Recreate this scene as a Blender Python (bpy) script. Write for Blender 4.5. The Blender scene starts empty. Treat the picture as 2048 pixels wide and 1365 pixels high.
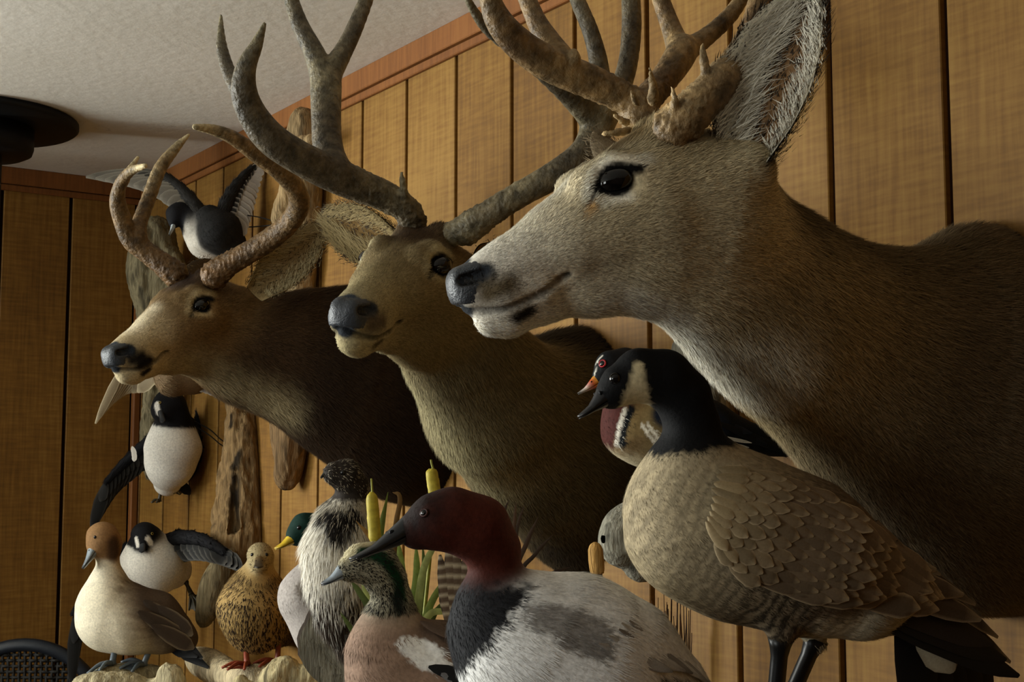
import bpy, bmesh, math, random
import numpy as np
from mathutils import Vector, Matrix

random.seed(7)
RNG = np.random.default_rng(11)
SC = bpy.context.scene
COL = SC.collection

# ------------------------------------------------------------------ camera
FPX = 2048 * 50.0 / 36.0
YAW, PITCH = math.radians(33.8), math.radians(5.92)
CAM = np.array([0.0, 0.0, 1.46])
FWD = np.array([math.sin(YAW) * math.cos(PITCH), math.cos(YAW) * math.cos(PITCH), math.sin(PITCH)])
RIGHT = np.array([math.cos(YAW), -math.sin(YAW), 0.0])
UP = np.cross(RIGHT, FWD)
BACK = -FWD
cam_data = bpy.data.cameras.new('camera')
cam_data.lens = 50; cam_data.sensor_width = 36; cam_data.clip_start = 0.05
cam = bpy.data.objects.new('camera', cam_data)
cam.location = CAM
cam.rotation_euler = (math.pi / 2 + PITCH, 0, -YAW)
COL.objects.link(cam); SC.camera = cam

# ------------------------------------------------------------------ world, lights, exposure
SC.view_settings.view_transform = 'Standard'
SC.view_settings.look = 'None'
SC.view_settings.gamma = 1.0
SC.view_settings.use_curve_mapping = False
SC.view_settings.exposure = 0.13
wd = bpy.data.worlds.new('world'); SC.world = wd; wd.use_nodes = True
wd.node_tree.nodes['Background'].inputs[0].default_value = (0.75, 0.85, 1.0, 1)
wd.node_tree.nodes['Background'].inputs[1].default_value = 1.0

WALL_X, BACK_Y, CEIL_Z = 1.48, 4.27, 2.405
LEFT_X, NEAR_Y = -3.4, -1.6
WIN = (-2.3, -0.6, 0.95, 2.3)       # the window of the far wall: x0, x1, z0, z1
WIN2 = (3.0, 4.15, 0.9, 2.2)        # the window of the side wall: y0, y1, z0, z1
FILL_WIN = (0.5, 1.7, 0.9, 2.2)  # opening added on the side wall for a fill light, same order
for nm, en, sx, sz, loc, rot in (
        ('window_daylight', 215, WIN[1] - WIN[0], WIN[3] - WIN[2], ((WIN[0] + WIN[1]) / 2, BACK_Y + .03, (WIN[2] + WIN[3]) / 2), (-90, 0, 0)),
        ('window_daylight_side', 40, WIN2[1] - WIN2[0], WIN2[3] - WIN2[2], (LEFT_X - .16, (WIN2[0] + WIN2[1]) / 2, (WIN2[2] + WIN2[3]) / 2), (-90, 0, 90)),
        ('added_fill_near', 40, FILL_WIN[1] - FILL_WIN[0], FILL_WIN[3] - FILL_WIN[2], (LEFT_X - .16, (FILL_WIN[0] + FILL_WIN[1]) / 2, (FILL_WIN[2] + FILL_WIN[3]) / 2), (-90, 0, 90))):  # unseen fill added to brighten the deer and ducks nearest the camera
    ld = bpy.data.lights.new(nm, 'AREA')
    ld.shape = 'RECTANGLE'; ld.size = sx; ld.size_y = sz
    ld.energy = en; ld.color = (0.96, 0.99, 0.94)
    lo = bpy.data.objects.new(nm, ld)
    lo.location = loc; lo.rotation_euler = [math.radians(v) for v in rot]
    COL.objects.link(lo)


# ------------------------------------------------------------------ helpers: positions
def P(px, py, Z):
    return CAM + Z * (FWD + RIGHT * ((px - 1024) / FPX) - UP * ((py - 682.5) / FPX))


def ray(px, py):
    return FWD + RIGHT * ((px - 1024) / FPX) - UP * ((py - 682.5) / FPX)


def onwall(px, py, off=0.0):
    d = ray(px, py)
    return CAM + d * ((WALL_X - off - CAM[0]) / d[0])


def zwall(px, py, off=0.0):
    return float(np.dot(onwall(px, py, off) - CAM, FWD))


def proj(p):
    d = np.asarray(p) - CAM
    z = d @ FWD
    return 1024 + FPX * (d @ RIGHT) / z, 682.5 - FPX * (d @ UP) / z, z


def nrm(v):
    v = np.asarray(v, float)
    return v / (np.linalg.norm(v, axis=-1, keepdims=True) + 1e-12)


def lin(h):
    h = h.lstrip('#')
    o = []
    for i in (0, 2, 4):
        c = int(h[i:i + 2], 16) / 255
        o.append(c / 12.92 if c <= .04045 else ((c + .055) / 1.055) ** 2.4)
    return np.array(o)


def noise3(p, f, seed=0):
    """cheap smooth noise in about -1..1"""
    r = np.random.default_rng(seed)
    s = np.zeros(len(p))
    for i in range(5):
        d = nrm(r.normal(size=3)) * f * (0.7 + 0.35 * i)
        s += np.sin(p @ d + r.uniform(0, 6.28) + 1.3 * np.sin(p @ (nrm(r.normal(size=3)) * f * .8) + r.uniform(0, 6)))
    return s / 3.2


# ------------------------------------------------------------------ helpers: objects
BASE = {}


def props(o, label=None, cat=None, group=None, kind=None):
    if label: o['label'] = label
    if cat: o['category'] = cat
    if group: o['group'] = group
    if kind: o['kind'] = kind
    return o


def thing(name, base, label, cat, group=None):
    o = bpy.data.objects.new(name, None)
    o.empty_display_size = 0.05
    o.location = base
    COL.objects.link(o)
    BASE[o.name] = np.array(base, float)
    return props(o, label, cat, group)


def mesh_np(name, V, faces, mat, parent=None, col=None, smooth=True, attrs=None):
    """V n x 3 world coordinates; faces: list of int arrays (m x k)"""
    me = bpy.data.meshes.new(name)
    if isinstance(faces, np.ndarray): faces = [faces]
    b = BASE.get(parent.name, np.zeros(3)) if parent else np.zeros(3)
    V = np.asarray(V, float) - b
    me.vertices.add(len(V)); me.vertices.foreach_set('co', V.astype(np.float32).ravel())
    li = np.concatenate([f.ravel() for f in faces]).astype(np.int32)
    sz = np.concatenate([np.full(len(f), f.shape[1]) for f in faces]).astype(np.int32)
    st = np.concatenate([[0], np.cumsum(sz)[:-1]]).astype(np.int32)
    me.loops.add(len(li)); me.loops.foreach_set('vertex_index', li)
    me.polygons.add(len(sz)); me.polygons.foreach_set('loop_start', st)
    me.polygons.foreach_set('use_smooth', np.full(len(sz), smooth))
    me.update(calc_edges=True)
    if col is not None:
        a = me.color_attributes.new('Col', 'FLOAT_COLOR', 'POINT')
        c = np.ones((len(V), 4), np.float32); c[:, :3] = np.clip(col, 0, 1)
        a.data.foreach_set('color', c.ravel())
    me.validate()
    if mat: me.materials.append(mat)
    o = bpy.data.objects.new(name, me)
    COL.objects.link(o)
    if parent:
        o.parent = parent
        BASE[o.name] = b
    return o


def link_copy(src, parent, loc=None):
    o = src.copy(); COL.objects.link(o); o.parent = parent
    BASE[o.name] = BASE.get(parent.name, np.zeros(3)) if parent else np.zeros(3)
    if loc is not None: o.location = loc
    return o


BOXF = np.array([[0, 1, 3, 2], [4, 6, 7, 5], [0, 4, 5, 1], [2, 3, 7, 6], [0, 2, 6, 4], [1, 5, 7, 3]])


def box(name, lo_, hi_, mat, parent=None, bevel=0.0, **k):
    V = np.array([[(lo_, hi_)[i][0], (lo_, hi_)[j][1], (lo_, hi_)[m][2]] for i in (0, 1) for j in (0, 1) for m in (0, 1)], float)
    o = mesh_np(name, V, BOXF, mat, parent, smooth=False)
    if bevel:
        bm = bmesh.new(); bm.from_mesh(o.data)
        bmesh.ops.bevel(bm, geom=bm.edges[:], offset=bevel, segments=1, affect='EDGES')
        bm.to_mesh(o.data); bm.free()
    if k: props(o, **k)
    return o


def catmull(pts, n=8):
    pts = np.asarray(pts, float)
    q = np.vstack([2 * pts[0] - pts[1], pts, 2 * pts[-1] - pts[-2]])
    out = []
    for i in range(1, len(q) - 2):
        t = np.linspace(0, 1, n, endpoint=False)[:, None]
        a, b, c, d = q[i - 1], q[i], q[i + 1], q[i + 2]
        out.append(.5 * (2 * b + (c - a) * t + (2 * a - 5 * b + 4 * c - d) * t ** 2 + (3 * b - a - 3 * c + d) * t ** 3))
    out.append(pts[-1:])
    return np.vstack(out)


def tube_np(pts, rad, ns=8, flat=1.0, upv=(0, 0, 1)):
    """tube along pts with radii; returns V, faces"""
    pts = np.asarray(pts, float); rad = np.broadcast_to(np.asarray(rad, float), (len(pts),))
    t = nrm(np.gradient(pts, axis=0))
    u = nrm(np.cross(t, np.asarray(upv, float) + 1e-4)); w = np.cross(u, t)
    a = np.linspace(0, 2 * np.pi, ns, endpoint=False)
    V = pts[:, None] + rad[:, None, None] * (np.cos(a)[None, :, None] * u[:, None] + flat * np.sin(a)[None, :, None] * w[:, None])
    n = len(pts)
    V = np.vstack([V.reshape(-1, 3), pts[:1], pts[-1:]])
    i, j = np.meshgrid(np.arange(n - 1), np.arange(ns), indexing='ij')
    j2 = (j + 1) % ns
    Q = np.stack([i * ns + j, i * ns + j2, (i + 1) * ns + j2, (i + 1) * ns + j], -1).reshape(-1, 4)
    k = np.arange(ns); k2 = (k + 1) % ns
    T = np.vstack([np.stack([np.full(ns, n * ns), k2, k], 1), np.stack([np.full(ns, n * ns + 1), (n - 1) * ns + k, (n - 1) * ns + k2], 1)])
    return V, [Q, T]


def join_np(parts):
    """parts: list of (V, [faces...], col or None)"""
    Vs, Fs, Cs, off = [], {}, [], 0
    for V, F, C in parts:
        Vs.append(V)
        for f in F: Fs.setdefault(f.shape[1], []).append(f + off)
        Cs.append(np.broadcast_to(C, (len(V), 3)) if C is not None else np.ones((len(V), 3)))
        off += len(V)
    return np.vstack(Vs), [np.vstack(f) for f in Fs.values()], np.vstack(Cs)


# ------------------------------------------------------------------ helpers: materials
def mat_new(name):
    m = bpy.data.materials.new(name); m.use_nodes = True
    nt = m.node_tree
    return m, nt, nt.nodes['Principled BSDF']


def nd(nt, typ, **k):
    n = nt.nodes.new(typ)
    for a, v in k.items():
        if a in n.inputs.keys() if isinstance(a, str) else False: n.inputs[a].default_value = v
        else: setattr(n, a, v)
    return n


def mat_col(name, rough=0.8, spec=0.3, noise=0.25, nscale=120, bump=0.0, bscale=300, stretch=None, coat=0.0, sheen=0.0):
    """colour from the vertex attribute, broken up by fine noise"""
    m, nt, b = mat_new(name)
    at = nd(nt, 'ShaderNodeVertexColor', layer_name='Col')
    tc = nd(nt, 'ShaderNodeTexCoord')
    no = nd(nt, 'ShaderNodeTexNoise'); no.inputs['Scale'].default_value = nscale; no.inputs['Detail'].default_value = 3
    src = tc.outputs['Object']
    if stretch:
        mp = nd(nt, 'ShaderNodeMapping'); mp.inputs['Scale'].default_value = stretch
        nt.links.new(src, mp.inputs[0]); src = mp.outputs[0]
    nt.links.new(src, no.inputs['Vector'])
    mr = nd(nt, 'ShaderNodeMapRange'); mr.inputs[1].default_value = .3; mr.inputs[2].default_value = .7
    mr.inputs[3].default_value = 1 - noise; mr.inputs[4].default_value = 1 + noise
    nt.links.new(no.outputs['Fac'], mr.inputs[0])
    mx = nd(nt, 'ShaderNodeVectorMath', operation='SCALE')
    nt.links.new(at.outputs[0], mx.inputs[0]); nt.links.new(mr.outputs[0], mx.inputs['Scale'])
    nt.links.new(mx.outputs[0], b.inputs['Base Color'])
    b.inputs['Roughness'].default_value = rough
    b.inputs['Specular IOR Level'].default_value = spec
    b.inputs['Coat Weight'].default_value = coat
    b.inputs['Sheen Weight'].default_value = sheen
    if bump:
        n2 = nd(nt, 'ShaderNodeTexNoise'); n2.inputs['Scale'].default_value = bscale; n2.inputs['Detail'].default_value = 4
        nt.links.new(src, n2.inputs['Vector'])
        bp = nd(nt, 'ShaderNodeBump'); bp.inputs['Strength'].default_value = bump; bp.inputs['Distance'].default_value = .004
        nt.links.new(n2.outputs['Fac'], bp.inputs['Height']); nt.links.new(bp.outputs[0], b.inputs['Normal'])
    return m


def mat_plain(name, c, rough=.5, spec=.5, metal=0.0, coat=0.0, bump=0.0, bscale=200):
    m, nt, b = mat_new(name)
    b.inputs['Base Color'].default_value = (*c, 1)
    b.inputs['Roughness'].default_value = rough
    b.inputs['Specular IOR Level'].default_value = spec
    b.inputs['Metallic'].default_value = metal
    b.inputs['Coat Weight'].default_value = coat
    if bump:
        n2 = nd(nt, 'ShaderNodeTexNoise'); n2.inputs['Scale'].default_value = bscale
        bp = nd(nt, 'ShaderNodeBump'); bp.inputs['Strength'].default_value = bump; bp.inputs['Distance'].default_value = .003
        nt.links.new(n2.outputs['Fac'], bp.inputs['Height']); nt.links.new(bp.outputs[0], b.inputs['Normal'])
    return m


def mat_wood(name, c_dark, c_mid, c_light, saw=True):
    """rough-sawn panelling: upright grain, slanted saw marks, each board its own tone"""
    m, nt, b = mat_new(name)
    L = nt.links.new
    geo = nd(nt, 'ShaderNodeNewGeometry'); oi = nd(nt, 'ShaderNodeObjectInfo')
    off = nd(nt, 'ShaderNodeVectorMath', operation='SCALE'); off.inputs[0].default_value = (0, 0, 7); L(oi.outputs['Random'], off.inputs['Scale'])
    pos = nd(nt, 'ShaderNodeVectorMath', operation='ADD'); L(geo.outputs['Position'], pos.inputs[0]); L(off.outputs[0], pos.inputs[1])

    def tex(scale, mscale, detail=4, rot=(0, 0, 0)):
        mp = nd(nt, 'ShaderNodeMapping'); mp.inputs['Scale'].default_value = mscale; mp.inputs['Rotation'].default_value = rot
        L(pos.outputs[0], mp.inputs[0])
        t = nd(nt, 'ShaderNodeTexNoise'); t.inputs['Scale'].default_value = scale; t.inputs['Detail'].default_value = detail
        L(mp.outputs[0], t.inputs['Vector']); return t.outputs['Fac']
    grain = tex(14, (9, 9, .55), 5)
    big = tex(2.2, (1.5, 1.5, .8), 3)
    sawm = tex(16, (.8, .8, 8), 3, (.28, 0, 0))
    mix = nd(nt, 'ShaderNodeMath', operation='MULTIPLY_ADD'); L(grain, mix.inputs[0]); mix.inputs[1].default_value = .38
    m2 = nd(nt, 'ShaderNodeMath', operation='MULTIPLY_ADD'); L(big, m2.inputs[0]); m2.inputs[1].default_value = .42
    m3 = nd(nt, 'ShaderNodeMath', operation='MULTIPLY_ADD'); L(sawm, m3.inputs[0]); m3.inputs[1].default_value = .30 if saw else 0.05
    m4 = nd(nt, 'ShaderNodeMath', operation='MULTIPLY_ADD'); L(oi.outputs['Random'], m4.inputs[0]); m4.inputs[1].default_value = .10; m4.inputs[2].default_value = -.10
    L(m4.outputs[0], m3.inputs[2]); L(m3.outputs[0], m2.inputs[2]); L(m2.outputs[0], mix.inputs[2])
    rp = nd(nt, 'ShaderNodeValToRGB')
    e = rp.color_ramp.elements
    e[0].position = .30; e[0].color = (*c_dark, 1)
    e[1].position = .66; e[1].color = (*c_light, 1)
    x = rp.color_ramp.elements.new(.47); x.color = (*c_mid, 1)
    L(mix.outputs[0], rp.inputs[0]); L(rp.outputs[0], b.inputs['Base Color'])
    b.inputs['Roughness'].default_value = .62; b.inputs['Specular IOR Level'].default_value = .25
    bp = nd(nt, 'ShaderNodeBump'); bp.inputs['Strength'].default_value = .35; bp.inputs['Distance'].default_value = .002
    L(mix.outputs[0], bp.inputs['Height']); L(bp.outputs[0], b.inputs['Normal'])
    return m


def mat_ceiling():
    m, nt, b = mat_new('ceiling_plaster')
    L = nt.links.new
    geo = nd(nt, 'ShaderNodeNewGeometry')
    t = nd(nt, 'ShaderNodeTexNoise'); t.inputs['Scale'].default_value = 1.7; t.inputs['Detail'].default_value = 6
    L(geo.outputs['Position'], t.inputs['Vector'])
    rp = nd(nt, 'ShaderNodeValToRGB'); e = rp.color_ramp.elements
    e[0].position = .25; e[0].color = (*lin('#d6d0c2'), 1); e[1].position = .7; e[1].color = (*lin('#e6e2d8'), 1)
    L(t.outputs['Fac'], rp.inputs[0])
    # thin hair cracks
    v = nd(nt, 'ShaderNodeTexVoronoi', feature='DISTANCE_TO_EDGE'); v.inputs['Scale'].default_value = 1.6
    w = nd(nt, 'ShaderNodeTexNoise'); w.inputs['Scale'].default_value = 6; w.inputs['Detail'].default_value = 5
    L(geo.outputs['Position'], w.inputs['Vector'])
    ad = nd(nt, 'ShaderNodeVectorMath', operation='MULTIPLY_ADD'); L(w.outputs['Color'], ad.inputs[0]); ad.inputs[1].default_value = (.35, .35, .35); L(geo.outputs['Position'], ad.inputs[2])
    L(ad.outputs[0], v.inputs['Vector'])
    st = nd(nt, 'ShaderNodeMapRange'); st.inputs[1].default_value = 0; st.inputs[2].default_value = .006; st.inputs[3].default_value = .25; st.inputs[4].default_value = 0
    L(v.outputs['Distance'], st.inputs[0])
    gate = nd(nt, 'ShaderNodeMapRange'); gate.inputs[1].default_value = .52; gate.inputs[2].default_value = .6
    L(t.outputs['Fac'], gate.inputs[0])
    fm = nd(nt, 'ShaderNodeMath', operation='MULTIPLY'); L(st.outputs[0], fm.inputs[0]); L(gate.outputs[0], fm.inputs[1])
    mx = nd(nt, 'ShaderNodeMix', data_type='RGBA'); L(fm.outputs[0], mx.inputs['Factor'])
    L(rp.outputs[0], mx.inputs['A']); mx.inputs['B'].default_value = (.12, .10, .08, 1)
    L(mx.outputs['Result'], b.inputs['Base Color'])
    b.inputs['Roughness'].default_value = .9
    n2 = nd(nt, 'ShaderNodeTexNoise'); n2.inputs['Scale'].default_value = 40; n2.inputs['Detail'].default_value = 5
    L(geo.outputs['Position'], n2.inputs['Vector'])
    bp = nd(nt, 'ShaderNodeBump'); bp.inputs['Strength'].default_value = .25; bp.inputs['Distance'].default_value = .006
    L(n2.outputs['Fac'], bp.inputs['Height']); L(bp.outputs[0], b.inputs['Normal'])
    return m


M_BOARD = mat_wood('rough_sawn_board', lin('#67461b'), lin('#825c25'), lin('#9a7436'))
M_TRIM = mat_wood('trim_wood', lin('#744720'), lin('#8a5729'), lin('#9a6834'), saw=False)
M_BACKING = mat_plain('groove_backing', lin('#2a170b'), .9, .1)
M_CEIL = mat_ceiling()
M_FLOOR = mat_wood('floor_wood', lin('#24180f'), lin('#2e1f14'), lin('#382719'), saw=False)
M_FUR = mat_col('deer_fur', rough=.85, spec=.15, noise=.22, nscale=260, bump=.25, bscale=420)
M_HAIR = mat_col('deer_hair', rough=.75, spec=.15, noise=.12, nscale=400)
M_FEATHER = mat_col('feather', rough=.7, spec=.25, noise=.10, nscale=500)
M_PLUMAGE = mat_col('plumage', rough=.8, spec=.2, noise=.16, nscale=220, bump=.15, bscale=300)
M_ANTLER = mat_col('antler_bone', rough=.5, spec=.3, noise=.45, nscale=70, bump=.9, bscale=150)
M_HORN = mat_col('horn_smooth', rough=.38, spec=.45, noise=.10, nscale=150)
M_NOSE = mat_col('nose_skin', rough=.42, spec=.5, noise=.2, nscale=200, bump=.3, bscale=500)
M_DRIFT = mat_col('driftwood', rough=.85, spec=.15, noise=.35, nscale=60, bump=.8, bscale=90, stretch=(3, 3, .35))
M_EYE = mat_plain('glass_eye_dark', (.003, .003, .003), .07, .45)
M_PLANT = mat_col('plant', rough=.6, spec=.3, noise=.2, nscale=120)
M_WIRE = mat_plain('black_wire', (.01, .01, .01), .5, .4, .6)
M_BLACK = mat_plain('black_iron', lin('#0c0e10'), .55, .35, .3, bump=.1)

# ------------------------------------------------------------------ the room
wall_right = box('wall_right', (WALL_X + .004, NEAR_Y, 0), (WALL_X + .05, BACK_Y + .05, CEIL_Z), M_BACKING, kind='structure')
wall_left = box('wall_left', (WIN[1], BACK_Y + .004, 0), (WALL_X + .05, BACK_Y + .05, CEIL_Z), M_BACKING, kind='structure')
for xa, xb, za, zb in ((LEFT_X - .2, WIN[0], 0, CEIL_Z), (WIN[0], WIN[1], 0, WIN[2]), (WIN[0], WIN[1], WIN[3], CEIL_Z)):
    box('wall_section', (xa, BACK_Y + .004, za), (xb, BACK_Y + .05, zb), M_BACKING, wall_left)
GRV, PITCH_B = .011, .203
y0 = 1.188 - PITCH_B * 13
i = 0
bd = None
while y0 < BACK_Y:
    a, b_ = max(y0 + GRV / 2, NEAR_Y), min(y0 + PITCH_B - GRV / 2, BACK_Y)
    if b_ - a > .02:
        full = abs((b_ - a) - (PITCH_B - GRV)) < 1e-6
        if full and bd is not None:
            o = link_copy(bd, wall_right); o.location = (0, a - bd['y_start'], 0)
        else:
            o = box('board', (WALL_X - .006, a, 0), (WALL_X + .006, b_, CEIL_Z), M_BOARD, wall_right, bevel=.0015)
            if full: bd = o; bd['y_start'] = a
    y0 += PITCH_B
x0 = 1.25 - PITCH_B * 23
while x0 < WALL_X:
    a, b_ = max(x0 + GRV / 2, LEFT_X), min(x0 + PITCH_B - GRV / 2, WALL_X - .006)
    if b_ - a > .02:
        for za, zb in ([(0, CEIL_Z)] if b_ < WIN[0] or a > WIN[1] else [(0, WIN[2]), (WIN[3], CEIL_Z)]):
            box('board', (a, BACK_Y - .006, za), (b_, BACK_Y + .006, zb), M_BOARD, wall_left, bevel=.0015)
    x0 += PITCH_B
for o in list(bpy.data.objects):
    if 'y_start' in o: del o['y_start']
box('ceiling', (LEFT_X - .2, NEAR_Y - .1, CEIL_Z), (WALL_X + .05, BACK_Y + .05, CEIL_Z + .1), M_CEIL, kind='structure')
box('floor', (LEFT_X - .2, NEAR_Y - .1, -.1), (WALL_X + .05, BACK_Y + .05, 0), M_FLOOR, kind='structure')
M_SIDE = mat_wood('side_panelling', lin('#33200f'), lin('#3f2915'), lin('#49311b'))
box('wall_near', (LEFT_X - .2, NEAR_Y - .1, 0), (WALL_X + .05, NEAR_Y, CEIL_Z), M_SIDE, kind='structure')
# side wall with the window opening and the opening added for the near fill
ws = box('wall_window', (LEFT_X - .2, NEAR_Y, 0), (LEFT_X, FILL_WIN[0], CEIL_Z), M_SIDE, kind='structure')
for ya, yb, za, zb in ((WIN2[1], BACK_Y + .004, 0, CEIL_Z), (WIN2[0], WIN2[1], 0, WIN2[2]), (WIN2[0], WIN2[1], WIN2[3], CEIL_Z),
                       (FILL_WIN[1], WIN2[0], 0, CEIL_Z), (FILL_WIN[0], FILL_WIN[1], 0, FILL_WIN[2]), (FILL_WIN[0], FILL_WIN[1], FILL_WIN[3], CEIL_Z)):
    box('wall_section', (LEFT_X - .2, ya, za), (LEFT_X, yb, zb), M_SIDE, ws)
M_WHITE = mat_plain('window_paint', lin('#d8d4c8'), .5)


def window(name, W4, far):
    a0, a1, z0, z1 = W4

    def bx(nm, u0, u1, v0, v1, par=None):
        if far: return box(nm, (u0, BACK_Y - .03, v0), (u1, BACK_Y + .02, v1), M_WHITE, par)
        return box(nm, (LEFT_X - .14, u0, v0), (LEFT_X - .09, u1, v1), M_WHITE, par)
    w = bx(name, a0, a1, z0, z0 + .04); props(w, kind='structure')
    bx('window_frame', a0, a1, z1 - .04, z1, w)
    for q in (a0, (a0 + a1) / 2 - .02, a1 - .04): bx('window_frame', q, q + .04, z0 + .04, z1 - .04, w)


window('window_1', WIN, True)
window('window_2', WIN2, False)
window('fill_window_3', FILL_WIN, False)  # frame round the added near fill
# mouldings under the ceiling
t1 = box('trim_1', (WALL_X - .022, NEAR_Y, CEIL_Z - .050), (WALL_X - .006, BACK_Y - .006, CEIL_Z), M_TRIM, bevel=.002, kind='structure')
box('trim_bead', (WALL_X - .016, NEAR_Y, CEIL_Z - .070), (WALL_X - .006, BACK_Y - .006, CEIL_Z - .052), M_TRIM, t1, bevel=.002)
t2 = box('trim_2', (LEFT_X, BACK_Y - .022, CEIL_Z - .050), (WALL_X - .022, BACK_Y - .006, CEIL_Z), M_TRIM, bevel=.002, kind='structure')
box('trim_bead', (LEFT_X, BACK_Y - .016, CEIL_Z - .070), (WALL_X - .022, BACK_Y - .006, CEIL_Z - .052), M_TRIM, t2, bevel=.002)
box('trim_3', (WALL_X - .03, BACK_Y - .03, 0), (WALL_X - .0065, BACK_Y - .0065, CEIL_Z - .071), M_TRIM, bevel=.004, kind='structure')


# ------------------------------------------------------------------ sculpting: smooth union of tapered limbs, meshed on a grid
class Sculpt:
    def __init__(s, h, sharp=.006):
        s.h, s.sharp = h, sharp
        s.pr, s.cuts, s.planes, s.paints = [], [], [], []

    def cone(s, a, b, ra, rb, col, k=.012, M=None, flow=None, ln=1.0):
        a, b = np.asarray(a, float), np.asarray(b, float)
        f = nrm(b - a) if flow is None else nrm(flow)
        s.pr.append((a, b, ra, rb, np.asarray(col, float), k, M, f, ln))

    def ball(s, c, r, col, k=.012, M=None, flow=(0, 0, 0), ln=1.0):
        s.cone(c, np.asarray(c, float) + 1e-5, r, r, col, k, M, flow, ln)

    def chain(s, pts, cols, k=.012, M=None, ln=1.0):
        """pts: (px, py, Z, r_px); cols: one colour or one for each point"""
        w = [P(*p[:3]) for p in pts]; r = [p[3] * p[2] / FPX for p in pts]
        for i in range(len(w) - 1):
            c = cols if isinstance(cols, np.ndarray) else cols[i]
            s.cone(w[i], w[i + 1], r[i], r[i + 1], c, min(k, .38 * min(r[i], r[i + 1])), M, None, ln)

    def wchain(s, w, r, cols, k=.012, M=None, ln=1.0):
        for i in range(len(w) - 1):
            c = cols if isinstance(cols, np.ndarray) else cols[i]
            s.cone(w[i], w[i + 1], r[i], r[i + 1], c, k, M, None, ln)

    def cut(s, a, b, ra, rb, k=.004): s.cuts.append((np.asarray(a, float), np.asarray(b, float), ra, rb, None, k, None, None, 1))
    def plane(s, n, c): s.planes.append((np.asarray(n, float), c))

    @staticmethod
    def _d(p, q):
        a, b, ra, rb, M = q[0], q[1], q[2], q[3], q[6]
        if M is not None:
            p, a, b = p @ M, a @ M, b @ M
        ba = b - a; pa = p - a
        t = np.clip(pa @ ba / (ba @ ba), 0, 1)
        return np.sqrt(((pa - t[:, None] * ba) ** 2).sum(1)) - (ra + (rb - ra) * t)

    CAP = .08

    def ev(s, p, sel=None):
        d = np.full(len(p), s.CAP)
        n = len(s.pr)
        for i, q in enumerate(s.pr):
            k = q[5]
            if sel is None:
                e = s._d(p, q); dd = d
            else:
                ix = sel[i]
                if not len(ix): continue
                e = s._d(p[ix], q); dd = d[ix]
            h = np.maximum(k - np.abs(dd - e), 0) / k
            r = np.minimum(dd, e) - h * h * k * .25
            if sel is None: d = r
            else: d[ix] = r
        for i, q in enumerate(s.cuts):
            k = q[5]
            if sel is None:
                e = -s._d(p, q); dd = d
            else:
                ix = sel[n + i]
                if not len(ix): continue
                e = -s._d(p[ix], q); dd = d[ix]
            h = np.maximum(k - np.abs(dd - e), 0) / k
            r = np.maximum(dd, e) + h * h * k * .25
            if sel is None: d = r
            else: d[ix] = r
        for nn, c in s.planes:
            d = np.maximum(d, p @ nn - c)
        return d

    def grad(s, p, e=.0008, sel=None):
        g = np.stack([s.ev(p + np.eye(3)[i] * e, sel) - s.ev(p - np.eye(3)[i] * e, sel) for i in range(3)], 1)
        return nrm(g)

    def bounds(s):
        lo, hi = np.full(3, 1e9), np.full(3, -1e9)
        for q in s.pr:
            f = 1.0 if q[6] is None else 1.5
            for c, r in ((q[0], q[2]), (q[1], q[3])):
                lo = np.minimum(lo, c - r * f); hi = np.maximum(hi, c + r * f)
        return lo - .01, hi + .01

    def hit(s, px, py, z0=None, z1=None):
        """first surface point on the line of sight through a photo pixel"""
        d = ray(px, py)
        lo, hi = s.bounds()
        zs = [float((np.array([(lo, hi)[i][0], (lo, hi)[j][1], (lo, hi)[k][2]]) - CAM) @ FWD) for i in (0, 1) for j in (0, 1) for k in (0, 1)]
        t = np.linspace(min(zs) if z0 is None else z0, max(zs) if z1 is None else z1, 500)
        v = s.ev(CAM + d * t[:, None])
        j = np.where(v < 0)[0]
        tt = t[j[0]] if len(j) else t[np.argmin(v)]
        for _ in range(6):
            p = (CAM + d * tt)[None]
            tt += float(s.ev(p)[0]) * .8
        p = CAM + d * tt
        return p, s.grad(p[None])[0]

    def snap(s, p):
        p = np.atleast_2d(np.asarray(p, float)).copy()
        for _ in range(5): p -= s.ev(p)[:, None] * .9 * s.grad(p)
        return p

    def paint(s, pts, r, col, soft=.004, wob=.0):
        """colour of the surface within r of a polyline of world points"""
        s.paints.append((np.atleast_2d(np.asarray(pts, float)), r, np.asarray(col, float), soft, wob))

    def paintpx(s, pp, r_px, col, soft=2.0, wob=0.0):
        w = [s.hit(*q)[0] for q in pp]
        z = float((w[0] - CAM) @ FWD) / FPX
        s.paint(w, r_px * z, col, soft * z, wob * z)

    def build(s, plain=False):
        h = s.h
        lo, hi = s.bounds()
        nb = 4
        N = np.ceil((hi - lo) / (h * nb)).astype(int) + 1
        H = h * nb
        ax = [lo[i] + (np.arange(N[i]) + .5) * H for i in range(3)]
        C = np.stack(np.meshgrid(*ax, indexing='ij'), -1).reshape(-1, 3)
        dv = np.concatenate([s.ev(C[i:i + 200000]) for i in range(0, len(C), 200000)])
        act = np.where(np.abs(dv) < H * 1.6)[0]
        n = N * nb + 1
        full = np.repeat(np.repeat(np.repeat(np.where(dv < 0, -1., 1.).reshape(N).astype(np.float32), nb, 0), nb, 1), nb, 2)
        full = np.pad(full, ((0, 1), (0, 1), (0, 1)), constant_values=1.0)
        bi = np.stack(np.unravel_index(act, N), 1) * nb
        o = np.stack(np.meshgrid(*[np.arange(nb)] * 3, indexing='ij'), -1).reshape(-1, 3)
        idx = (bi[:, None] + o[None]).reshape(-1, 3)
        pts = lo + idx * h
        near = [np.where(np.abs(s._d(C[act], q)) < H * 1.35 + q[5] + 2 * h if q[4] is None else s._d(C[act], q) < H * 1.35 + q[5] + 2 * h)[0] for q in s.pr + s.cuts]
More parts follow.
